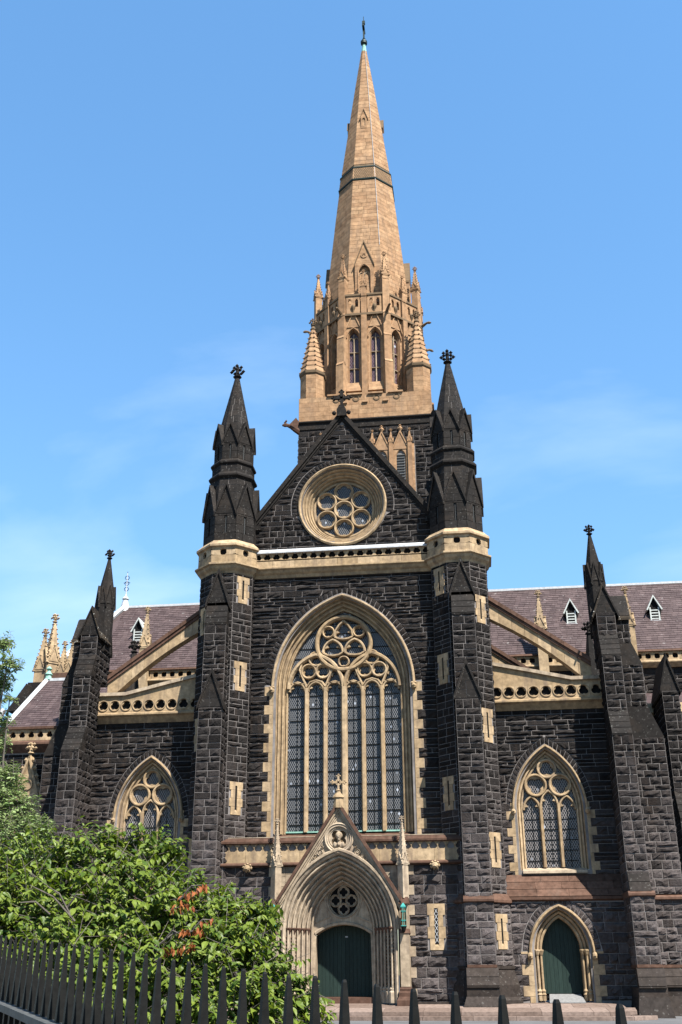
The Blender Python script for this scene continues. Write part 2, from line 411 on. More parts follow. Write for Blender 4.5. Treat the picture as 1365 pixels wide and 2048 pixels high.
# ================================================================== the setting
def setting():
    mb = MB(); mb.add([(-900, -900, -.40), (900, -900, -.40), (900, 900, -.40), (-900, 900, -.40)], [(0, 1, 2, 3)])
    g = mb.build('ground', 'asphalt'); g['kind'] = 'structure'
    # raised footpath under the fence and the camera
    mb = MB(); mb.hexa([(-30, -90, -.396), (28, -90, -.396), (3.2, -51.4, -.396), (-30, -51.4, -.396), (-30, -90, -.02), (28, -90, -.02), (3.2, -51.4, -.02), (-30, -51.4, -.02)])
    p = mb.build('footpath', 'asphalt'); p['kind'] = 'structure'
    # forecourt platform: two stone steps with a chamfered end, then a slightly falling landing of slabs
    root = empty('steps'); root['kind'] = 'structure'
    def slab_row(x0, x1, yf, yb, zf, zb, zlow, ch, L, name):
        x = x0; k = 0
        while x < x1-.05:
            xe = min(x + L*random.uniform(.8, 1.2), x1)
            if x1-xe < .6: xe = x1
            f = lambda xx: yf + max(0, xx-(x1-ch))*1.0        # front edge turns back at the end
            g = .008
            mb = MB(); a, b = x+g, xe-g
            if ch and xe > x1-ch > x+.1:
                xe = x1-ch; b = xe-g
            mb.hexa([(a, f(a), zlow), (b, f(b), zlow), (b, yb, zlow), (a, yb, zlow), (a, f(a), zf), (b, f(b), zf), (b, yb, zb), (a, yb, zb)])
            mb.build(name, 'paving', root); x = xe
    slab_row(-15.5, 15.2, -5.9, -4.62, -.235, -.225, -.398, 1.2, 2.4, 'step_slab')
    slab_row(-14.9, 14.4, -5.2, -3.2, -.055, .07, -.22, 1.4, 2.1, 'step_slab')
    slab_row(-14.4, 14.0, -3.19, -1.2, .07, .19, -.2, 0, 1.9, 'landing_slab')
    slab_row(-14.4, 14.0, -1.19, 1.0, .19, .22, -.2, 0, 2.2, 'landing_slab')
setting()
# ================================================================== the cathedral
CATH = empty('cathedral'); tag(CATH, 'dark bluestone Gothic cathedral with tall tan sandstone spire and great pointed window', 'cathedral')
rng = random.Random(11)
def rock_ring(parent, fr, fpt, n, a0, a1, b0, b1, name='voussoir', mat='blue', bulge=.07):
    """arch stones: fpt(t, d) -> (u,v); n pieces along t in a0..a1, between offsets b0..b1"""
    for i in range(n):
        t0, t1 = a0+(a1-a0)*i/n, a0+(a1-a0)*(i+1)/n; e = (t1-t0)*.045
        mb = MB(); rows = []; S = (0, .08, .36, .64, .92, 1)
        for j in range(6):
            row = []
            for k in range(6):
                edge = j in (0, 5) or k in (0, 5); rim = j in (1, 4) or k in (1, 4)
                u, v = fpt(t0+e+(t1-t0-2*e)*S[j], b0+.012+(b1-b0-.024)*S[k])
                row.append(fr(u, v, 0. if edge else bulge*rng.uniform(.3, .6) if rim else bulge*rng.uniform(.5, 1.1)))
            rows.append(row)
        mb.grid(rows); mb.build(name, mat, parent)
def arch_ring_pt(a, r, zs, cu, side):
    cx = a-r
    def f(t, d):                                     # t: 0 at the springing, 1 at the apex
        R = r+d; tm = math.acos(max(-1, min(1, -cx/R)))
        return cu + side*(cx + R*math.cos(tm*t)), zs + R*math.sin(tm*t)
    return f
def arch_glass(mb, fr, a, r, zs, z0, cu, w, d=0., top=None):
    apex = zs + math.sqrt(max((r+d)**2-(a-r)**2, 0))
    def iv(z):
        h = arch_half(a, r, zs, d, z); return [(cu-h, cu+h)] if h else []
    if zs > z0: strips(mb, fr, iv, z0, zs, 50, w)
    strips(mb, fr, iv, zs, (apex if top is None else top)-.001, .12, w)
def mullion(parent, fr, u, z0, z1, b, w0, w1):
    mb = MB(); mb.bar(fr, [(u, z0), (u, z1)], b, w0, w1); return mb.build('mullion', 'sand', parent)
# ---------------------------------------------------------------- transept front
FA = yplane(0.)
WA, WR_, WZ, WZ0 = 3.35, 5.10, 17.1, 8.9            # great window: half width, arc radius, springing, sill
QC = [(8.35+.55*i, 8.35+.55*(i+1)) for i in range(16)]     # quoin courses up to the springing
def qw(z): return 1.28 if int((z-8.35)/.55) % 2 else .98
def main_iv(z, d_ring=1.28):
    base = [(-5.7, 5.7)]
    if z < 8.35: return base
    h = WA + qw(z) if z < QC[-1][1] else arch_half(WA, WR_, WZ, d_ring, z)
    return minus(base, [(-h, h)]) if h else base
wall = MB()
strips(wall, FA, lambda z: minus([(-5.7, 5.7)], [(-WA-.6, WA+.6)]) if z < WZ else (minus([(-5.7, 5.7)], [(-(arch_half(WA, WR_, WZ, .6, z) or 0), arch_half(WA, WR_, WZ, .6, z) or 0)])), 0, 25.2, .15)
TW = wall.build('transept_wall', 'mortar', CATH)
st = wall_stones(TW)
cs = []
for z0, z1 in QC: cs += rng.choice([[(z0, z1)], [(z0, z0+.32), (z0+.32, z1)], [(z0, z0+.2), (z0+.2, z1)], [(z0, z0+.27), (z0+.27, z1)]])
cs += courses(QC[-1][1], 23.92, rng)
masonry(st, FA, main_iv, cs, rng, (.7, 1.9))
GW = empty('great_window', parent=CATH)
for z0, z1 in QC:                                   # sandstone quoins beside the window
    for s in (-1, 1):
        mb = MB(); a, b = sorted((s*(WA+.74), s*(WA+qw(z0+.1)))); mb.fbox(FA, a+.006, b-.006, z0+.008, z1-.008, -.05, .035); mb.build('quoin', 'sand', GW)
for s in (-1, 1):
    rock_ring(TW, FA, arch_ring_pt(WA, WR_, WZ, 0, s), 24, .02, 1.0, .9, 1.3)
mb = MB()
arch_band(mb, FA, WA, WR_, WZ, WZ0-.1, [(0, -.95), (0, -.62), (.07, -.58), (.13, -.66), (.18, -.66), (.20, -.47), (.29, -.43), (.33, -.52), (.40, -.52), (.42, -.30), (.50, -.27), (.55, -.36), (.60, -.34), (.62, -.12), (.70, -.06), (.74, -.06), (.76, .04), (.80, .04)], 14)
mb.build('jamb_moulding', 'sand', GW)
mb = MB(); arch_band(mb, FA, WA, WR_, WZ-.1, WZ-.1, [(.74, -.02), (.74, .10), (.80, .17), (.86, .17), (.92, .02), (.92, -.05)], 16, legs=False)
mb.build('hood_mould', 'sand', GW)
for s in (-1, 1):
    mb = MB(); mb.ball((s*(WA+.83), -.16, WZ-.22), .17, (1, .9, 1.2)); mb.lump((s*(WA+.83), -.3, WZ-.2), .09); mb.lump((s*(WA+.93), -.2, WZ-.05), .1); mb.lump((s*(WA+.73), -.2, WZ-.05), .1)
    mb.build('carved_stop', 'sand', GW)
# lights
WG, WB, WF = -.86, -.84, -.50                       # glass, back and front of the tracery
pitch = 2*WA/6
for i in range(-2, 3): mullion(GW, FA, i*pitch, WZ0, WZ+.05, .19 if i == 0 else .135, WB, WF + (.08 if i == 0 else 0))
tr = MB()
lw = pitch/2-.135
for i in range(6):
    c = -WA + pitch*(i+.5)
    h = arch_pts(lw, lw*1.35, WZ-.15, WZ-.16, 0, 6, c, False)
    tr.bar(FA, arch_pts(lw+.05, lw*1.35, WZ-.15, WZ-.16, 0, 6, c, False), .08, WB, WF-.06)
    for s in (-1, 1):                                # cusps of the light's head
        tr.poly(FA, [(c+s*lw, WZ+.0), (c+s*lw*.42, WZ+.06), (c+s*lw*.86, WZ+.28)], WB, WF-.16)
    g = MB(); arch_glass(g, FA, lw+.06, lw*1.4, WZ-.15, WZ0, c, WG); g.build('pane', 'glass', GW)
    b = MB()
    z = WZ0+.42
    while z < WZ+.1: b.fbox(FA, c-lw, c+lw, z-.022, z+.022, WG+.005, WG+.05); z += .74
    b.fbox(FA, c-.016, c+.016, WZ0, WZ+.15, WG+.005, WG+.04)
    b.build('glazing_bar', 'iron', GW)
for s in (-1, 1):                                    # two groups of three lights
    c = s*pitch*1.5; A = pitch*1.5
    tr.bar(FA, arch_pts(A-.04, A*1.27, WZ, WZ, 0, 10, c, False), .14, WB, WF+.04)
    zc = WZ+1.02; q = .37
    for k, (dx, dz) in enumerate(((0, .78), (-.43, .03), (.43, .03))):
        ring_band(tr, FA, c+dx, zc+dz, [(q+.11, WB), (q+.11, WF-.08), (q+.07, WF-.02), (q+.03, WF-.02), (q-.02, WF-.1), (q-.02, WB)], 20)
        foil_plate(tr, FA, c+dx, zc+dz, q*.86, 4, PI/4, q, WB, WF-.2)
    big = [(c+.95*math.cos(t), zc+.27+.98*math.sin(t)) for t in [2*PI*i/24 for i in range(24)]]
    for sg in (-1, 1):                               # daggers on either side of the circles
        tr.bar(FA, [(c+sg*pitch*.5, WZ+.1), (c+sg*.80, WZ+.7), (c+sg*.98, WZ+1.15), (c+sg*.86, WZ+1.5)], .08, WB, WF-.04)
        tr.bar(FA, [(c+sg*pitch*.5, WZ+.12), (c+sg*.35, WZ+.42), (c, WZ+.52)], .07, WB, WF-.05)
        tr.bar(FA, [(c+sg*pitch*.52, WZ+.3), (c+sg*(A-.2), WZ+.36)], .06, WB, WF-.06)
        tr.poly(FA, [(c+sg*1.05, WZ+.95), (c+sg*.88, WZ+.8), (c+sg*1.0, WZ+.72)], WB, WF-.14)
zc, Rb = WZ+2.72, 1.62                               # the big circle
ring_band(tr, FA, 0, zc, [(Rb+.14, WB), (Rb+.14, WF-.04), (Rb+.07, WF+.06), (Rb-.03, WF+.06), (Rb-.12, WF-.04), (Rb-.12, WB)], 44)
ring_band(tr, FA, 0, zc-1.14, [(.36, WB), (.36, WF-.08), (.3, WF-.02), (.25, WF-.1), (.25, WB)], 18); foil_plate(tr, FA, 0, zc-1.14, .24, 4, PI/4, .27, WB, WF-.2)
for s in (-1, 1):
    ring_band(tr, FA, s*.93, zc+.72, [(.40, WB), (.40, WF-.08), (.34, WF-.02), (.28, WF-.1), (.28, WB)], 18); foil_plate(tr, FA, s*.93, zc+.72, .27, 4, PI/4, .3, WB, WF-.2)
    tr.bar(FA, arch_pts(.60, .85, zc-.55, zc-.55, 0, 6, s*.66, False), .085, WB, WF-.04)
    tr.bar(FA, [(s*.06, zc-.55), (s*.3, zc-.70), (s*.66, zc-.74), (s*1.0, zc-.70), (s*1.26, zc-.55)], .085, WB, WF-.04)
    for sg in (-1, 1): tr.poly(FA, [(s*.66+sg*.50, zc-.3), (s*.66+sg*.22, zc-.22), (s*.66+sg*.40, zc-.02)], WB, WF-.14)
    tr.bar(FA, [(s*.56, zc+.42), (s*.5, zc+.8), (s*.28, zc+1.15), (0, zc+1.42)], .085, WB, WF-.04)
    tr.poly(FA, [(s*.5, zc+.62), (s*.24, zc+.7), (s*.46, zc+.86)], WB, WF-.14)
tr.bar(FA, [(-.56, zc+.42), (-.3, zc+.3), (0, zc+.27), (.3, zc+.3), (.56, zc+.42)], .085, WB, WF-.04)
tr.build('tracery', 'sand', GW)
g = MB(); strips(g, FA, lambda z: [(-h, h)] if (h := arch_half(WA, WR_, WZ, 0, z)) else [], WZ0, WZ+4.7, .12, WG-.012); g.build('tracery_glass', 'glass', GW)
b = MB()
for z in (WZ+.9, WZ+1.9, WZ+2.5, WZ+3.4, WZ+4.0): b.fbox(FA, -(arch_half(WA, WR_, WZ, 0, z)), arch_half(WA, WR_, WZ, 0, z), z-.02, z+.02, WG, WG+.03)
b.build('glazing_bar', 'iron', GW)
mb = MB(); mb.poly(Fr((0, 0, 0), (0, -1, 0), (1, 0, 0)), [(-.9, WZ0-.02), (.16, WZ0-.42), (.16, WZ0-.58), (-.9, WZ0-.58)], -WA-.9, WA+.9); mb.build('sill', 'brown', GW)
mb = MB(); mb.fbox(FA, -WA, WA, WZ0-.03, WZ0+.05, -.9, -.6); mb.build('lead_apron', 'copper', GW)
# ---------------------------------------------------------------- parapet over the window
PP = empty('parapet', parent=CATH)
SIDE = Fr((0, 0, 0), (0, -1, 0), (1, 0, 0))          # u runs towards the camera
mb = MB(); mb.poly(SIDE, [(-.3, 25.46), (.46, 25.46), (.46, 25.56), (.2, 25.78), (-.3, 25.80)], -5.55, 5.55); mb.build('coping', 'lead', PP)
x = -5.5
while x < 5.45:
    xe = min(5.5, x+rng.uniform(1.2, 1.6)); 
    if 5.5-xe < .5: xe = 5.5
    mb = MB(); mb.box(x+.008, xe-.008, -.30, 0, 24.56, 24.97); mb.build('parapet_stone', 'sand', PP); x = xe
n = 19; fp = yplane(-.30); pit = 11.0/n
for i in range(n):
    c = -5.5+pit*(i+.5); mb = MB()
    foil_plate(mb, fp, c, 25.25, .235, 3, PI/2, (pit/2-.004, .21), -.14, 0, 24, .4)
    mb.build('pierced_panel', 'sand', PP)
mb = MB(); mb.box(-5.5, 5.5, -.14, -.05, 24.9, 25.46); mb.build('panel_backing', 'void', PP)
mb = MB(); mb.poly(SIDE, [(0, 24.56), (.34, 24.56), (.48, 24.50), (.48, 24.42), (.36, 24.34), (.28, 24.2), (.16, 24.1), (.10, 23.92), (0, 23.92)], -5.6, 5.6); mb.build('cornice', 'sand', PP)
# ---------------------------------------------------------------- gable with the rose window
FG = yplane(.35)
GAP, GFT, GHW = 35.0, 27.75, 5.46
def gable_half(z): return 5.6 if z < GFT else max(0., GHW*(GAP-z)/(GAP-GFT))
RC, RR = 28.85, 2.78
def gable_iv(z, rr=RR+.52):
    h = gable_half(z)
    iv = [(-h, h)]
    q = rr*rr-(z-RC)**2
    if z < RC-.6: q = (RR+.06)**2-(z-RC)**2
    return minus(iv, [(-math.sqrt(q), math.sqrt(q))]) if q > 0 else iv
mb = MB(); strips(mb, FG, lambda z: minus([(-gable_half(z), gable_half(z))], [(-math.sqrt(q), math.sqrt(q))] if (q := (RR-.2)**2-(z-RC)**2) > 0 else []), 25.3, GAP, .12)
mb.add([(-5.6, 1.5, 25.3), (5.6, 1.5, 25.3), (5.6, 1.5, GFT), (0, 1.5, GAP), (-5.6, 1.5, GFT)], [(0, 1, 2, 3, 4)])
GB = mb.build('gable_wall', 'mortar', CATH)
st = wall_stones(GB)
masonry(st, FG, gable_iv, courses(25.75, 34.6, rng, (.34, .4, .36)), rng, (.55, 1.3))
RW = empty('rose_window', parent=CATH)
rock_ring(GB, FG, lambda t, d: ((RR+d)*math.cos(t), RC+(RR+d)*math.sin(t)), 42, -.22, PI+.22, .04, .5)
mb = MB(); rp = [(RR+.04, -.05), (RR+.04, .13), (RR-.04, .19), (RR-.13, .13), (RR-.15, -.06)]
for i in range(5): rr, ww = RR-.15-.15*i, -.06-.19*i; rp += [(rr-.02, ww-.09), (rr-.06, ww-.05), (rr-.10, ww-.05), (rr-.13, ww-.09), (rr-.15, ww-.19)]
rp += [(RR-.92, -1.05)]
ring_band(mb, FG, 0, RC, rp, 64)
mb.build('moulded_ring', 'sand', RW)
RI = RR-.9
t = MB()
for k in range(7):
    cx, cz = (0, RC) if k == 0 else (1.27*math.cos(PI/2+k*PI/3), RC+1.27*math.sin(PI/2+k*PI/3))
    q = .58
    ring_band(t, FG, cx, cz, [(q+.07, -1.), (q+.07, -.82), (q+.03, -.74), (q-.02, -.74), (q-.06, -.84), (q-.06, -1.)], 26)
    foil_plate(t, FG, cx, cz, q*.84, 5, PI/2, q-.04, -1., -.9)
t.build('tracery', 'sand', RW)
mb = MB(); ring_band(mb, FG, 0, RC, [(RI+.05, -.85), (RI-.05, -.85), (RI-.08, -1.)], 48); mb.build('inner_ring', 'sand', RW)
mb = MB(); pts = [(RI*1.02*math.cos(2*PI*i/40), RC+RI*1.02*math.sin(2*PI*i/40)) for i in range(40)]; mb.add([FG(u, v, -.99) for u, v in pts], [tuple(range(40))]); mb.build('pane', 'glass', RW)
GC = empty('gable_coping', parent=CATH)
for s in (-1, 1):
    d = V((GHW, GFT-GAP)).normalized()
    mb = MB(); nrm = (-d.y, d.x)
    for (o0, o1, w0, w1) in ((-.06, .2, -.45, .22), (.2, .34, -.4, .12), (.34, .42, -.4, .05)):
        # offsets run inwards from the outer edge
        p0, p1 = (0, GAP+.5), (s*(GHW+.33), GFT+.06)
        a = (s*0, GAP+.52-o0*1.66); b_ = (s*(GHW+.32), GFT+.1-o0*1.66); c = (s*(GHW+.32), GFT+.1-o1*1.66); e = (0, GAP+.52-o1*1.66)
        mb.poly(FG, [a, b_, c, e], w0, w1)
    mb.build('raking_coping', 'dark', GC)
    mb = MB(); mb.fbox(FG, *sorted((s*5.2, s*5.85)), GFT-.42, GFT-.12, -.4, .2); mb.fbox(FG, *sorted((s*5.3, s*5.8)), GFT-.56, GFT-.42, -.4, .1); mb.build('kneeler', 'dark', GC)
mb = MB(); f = yplane(.3)
mb.fbox(f, -.3, .3, GAP+.1, GAP+.62, -.25, .3); mb.poly(f, [(-.3, GAP+.62), (.3, GAP+.62), (.13, GAP+.95), (-.13, GAP+.95)], -.2, .25)
for s in (-1, 1): mb.ball((s*.48, .1, GAP+.35), .15)
mb.build('apex_stone', 'dark', GC)
mb = MB(); z = GAP+1.55
mb.fbox(f, -.09, .09, GAP+.9, z+.5, -.06, .12); mb.fbox(f, -.52, .52, z-.09, z+.09, -.06, .12)
for u, v in ((-.5, z), (.5, z), (0, z+.46)):
    for a, b_ in ((.12, 0), (-.12, 0), (0, .12), (0, -.12)): mb.lump(f(u+a, v+b_, .03), .11)
for i in range(12):
    pass
ring_band(mb, f, 0, z, [(.3, 0), (.3, .08), (.23, .08), (.23, 0)], 16)
mb.build('stone_cross', 'dark', GC)
# ---------------------------------------------------------------- dressed stone helpers
def ashlar(mb, fr, ivf, cs, rng, wr=(.5, 1.), jw=.02, w0=0., w1=.1):
    for z0, z1 in cs:
        A, B = ivf(z0+.005), ivf(z1-.005)
        if len(A) != len(B): A = B = ivf((z0+z1)/2)
        for (a0, a1), (b0, b1) in zip(A, B):
            lo, hi = min(a0, b0), max(a1, b1)
            if hi-lo < .03: continue
            n = max(1, int(round((hi-lo)/rng.uniform(*wr)))); off = rng.uniform(-.25, .25)
            x = [lo] + [lo+(hi-lo)*(i+off)/n for i in range(1, n)] + [hi]
            for k in range(n):
                bl, br, tl, tr = max(x[k], a0), min(x[k+1], a1), max(x[k], b0), min(x[k+1], b1)
                g = jw/2
                if br-bl < 2*g+.005 and tr-tl < 2*g+.005: continue
                bl, br = (bl+g, br-g) if br-bl > 2*g else ((bl+br)/2,)*2
                tl, tr = (tl+g, tr-g) if tr-tl > 2*g else ((tl+tr)/2,)*2
                q = [(bl, z0+g), (br, z0+g), (tr, z1-g), (tl, z1-g)]
                mb.add([fr(u, v, w1) for u, v in q] + [fr(u, v, w0) for u, v in q], [(0, 1, 2, 3), (0, 4, 5, 1), (1, 5, 6, 2), (2, 6, 7, 3), (3, 7, 4, 0)])
def even(z0, z1, h):
    n = max(1, int(round((z1-z0)/h))); return [(z0+(z1-z0)*i/n, z0+(z1-z0)*(i+1)/n) for i in range(n)]
def face_fr(c, ap, k):
    """face k of an octagon; k=0 faces the camera side (-y), 1 to its right"""
    a = -PI/2 + k*PI/4; n = V((math.cos(a), math.sin(a), 0))
    return Fr((c[0]+n.x*ap, c[1]+n.y*ap, 0), (-n.y, n.x, 0), n)
T8 = math.tan(PI/8); S8 = 1/math.cos(PI/8)
def oct_prof(mb, c, prof, cap=True): mb.lathe(c, [(ap*S8, z) for ap, z in prof], 8, PI/8, cap)
def gablet(parent, fr, u, hw, ze, za, w0, w1, mat='dark', cop=.09, ov=.10, face=True, fmat=None, cmat=None):
    """small gable: triangular face with two raking copings, running back from w1 to w0"""
    if face:
        jointed = hw > .4 and mat == 'dark'
        mb = MB(); mb.poly(fr, [(u-hw, ze), (u+hw, ze), (u, za)], w0, w1-(.02 if jointed else 0)); mb.build('gablet_face', 'mortar' if jointed else fmat or mat, parent)
        if jointed:
            bk = MB(); ashlar(bk, fr, lambda z: [(u-hw*(za-z)/(za-ze), u+hw*(za-z)/(za-ze))], even(ze, za-.03, .46), random.Random(int(za*100)), (.5, .8), .02, w1-.04, w1)
            bk.build('gablet_stonework', mat, parent, kind='stuff')
    sl = (za-ze)/hw
    for s in (-1, 1):
        k = cop*math.sqrt(1+sl*sl)
        p = [(u, za+k), (u+s*(hw+.06), ze-.06*sl+k), (u+s*(hw+.06), ze-.06*sl), (u, za)]
        if s > 0: p.reverse()
        mb = MB(); mb.poly(fr, p, w0, w1+ov); mb.build('gablet_coping', cmat or mat, parent)
def weathering(parent, fr, u0, u1, zt, wt, zb, wb, n=3, mat='dark'):
    """sloping set-off built of n lapped slabs, from (zt,wt) down and out to (zb,wb)"""
    for i in range(n):
        za, zc = zt+(zb-zt)*i/n, zt+(zb-zt)*(i+1)/n; wa, wc = wt+(wb-wt)*i/n, wt+(wb-wt)*(i+1)/n
        mb = MB(); a, b = u0-.015, u1+.015; e = .03
        mb.hexa([fr(a, zc, wc+e), fr(b, zc, wc+e), fr(b, zc-.03, wt-.3), fr(a, zc-.03, wt-.3), fr(a, za, wa+.004), fr(b, za, wa+.004), fr(b, za, wt-.3), fr(a, za, wt-.3)])
        mb.build('weathering_slab', mat, parent)
    mb = MB(); mb.fbox(fr, u0-.015, u1+.015, zb-.09, zb-.03, wt-.3, wb+.03); mb.build('weathering_slab', mat, parent)
def slit(parent, fr, u, zb, h, wd=.13, sw=.34, mat='sand', blind=False, proud=.05):
    """narrow window in a toothed sandstone surround"""
    n = 4; hh = (h+.5)/n; z0 = zb-.28
    root = MB(); root.fbox(fr, u-wd/2, u+wd/2, zb, zb+h, -.02, .012); o = root.build('slit_window', 'void', parent)
    mb = MB()
    for i in range(n):
        w = sw*(1.28 if i % 2 else .98)
        a, b = z0+hh*i+.006, z0+hh*(i+1)-.006
        for s in (-1, 1):
            x0, x1 = sorted((u+s*wd/2, u+s*w)); mb.fbox(fr, x0, x1, max(a, zb-.28), b, -.02, proud)
    mb.fbox(fr, u-wd/2, u+wd/2, zb+h, z0+hh*n-.006, -.02, proud); mb.hexa([fr(u-wd/2, z0+.006, proud), fr(u+wd/2, z0+.006, proud), fr(u+wd/2, z0+.006, -.02), fr(u-wd/2, z0+.006, -.02), fr(u-wd/2, zb-.1, proud), fr(u+wd/2, zb-.1, proud), fr(u+wd/2, zb, .0), fr(u-wd/2, zb, .0)])
    mb.build('slit_surround', mat, parent)
    return (u-sw*1.3, u+sw*1.3, z0, z0+hh*n)
def finial(mb, x, y, z, r):
    """bunch of four leaves, a neck ring and a crown"""
    mb.lathe((x, y), [(r*.55, z), (r*.75, z+r*.15), (r*.55, z+r*.35), (r*.32, z+r*.45), (r*.3, z+r*1.9)], 8)
    for k in range(8):
        a = k*PI/4; q = r*(1. if k % 2 == 0 else .8)
        mb.lump((x+q*math.cos(a), y+q*math.sin(a), z+r*1.2), r*.36, (1, 1, 1.1))
    for k in range(4):
        a = k*PI/2; mb.lump((x+r*.6*math.cos(a), y+r*.6*math.sin(a), z+r*2.05), r*.34, (1, 1, 1.2))
    mb.lump((x, y, z+r*2.1), r*.3, (1, 1, 1.4))
def pinnacle(parent, x, y, z0, zb, zt, hw, mat='spire', rot=0., gab=True, name='pinnacle', croc=6):
    """square shaft, four little gables, crocketed pyramid and finial: one carved piece"""
    mb = MB(); c, s = math.cos(rot), math.sin(rot)
    def ring(h, z): return [V((x + a*h*c - b*h*s, y + a*h*s + b*h*c, z)) for a, b in ((-1, -1), (1, -1), (1, 1), (-1, 1))]
    mb.grid([ring(hw, z0), ring(hw, zb), ring(hw*1.2, zb+.02), ring(hw*1.2, zb+.1), ring(hw*.95, zb+.14)], True)
    tip = .16*hw
    mb.grid([ring(hw*.95, zb+.14), ring(tip, zt-hw*1.3)], True)
    if gab:
        for k in range(4):
            a = rot - PI/2 + k*PI/2; n = V((math.cos(a), math.sin(a), 0)); fr = Fr((x+n.x*hw, y+n.y*hw, 0), (-n.y, n.x, 0), n)
            gz = zb - hw*.3; ga = zb + hw*2.3
            mb.poly(fr, [(-hw, gz), (hw, gz), (0, ga)], -hw*.8, hw*.12)
            for sg in (-1, 1):
                mb.poly(fr, [(sg*hw*1.1, gz), (sg*hw*1.28, gz+.02), (0, ga+hw*.35), (0, ga)], -hw*.2, hw*.24)
                for q in (0., .45): mb.lump(fr(sg*hw*1.2*(1-q), gz+(ga-gz)*q+.04, hw*.15), hw*.24)
            mb.lump(fr(0, ga+hw*.45, hw*.1), hw*.25, (1, 1, 1.3))
    for i in range(croc):
        t = (i+.6)/(croc+.3); h = (hw*.95*(1-t) + tip*t)*1.12; z = zb+.14+(zt-hw*1.3-zb-.14)*t
        for a, b in ((-1, -1), (1, -1), (1, 1), (-1, 1)):
            mb.lump((x+a*h*c-b*h*s, y+a*h*s+b*h*c, z), hw*.2*(1.2-.4*t), (1, 1, .9))
    finial(mb, x, y, zt-hw*1.5, hw*.62)
    return mb.build(name, mat, parent)
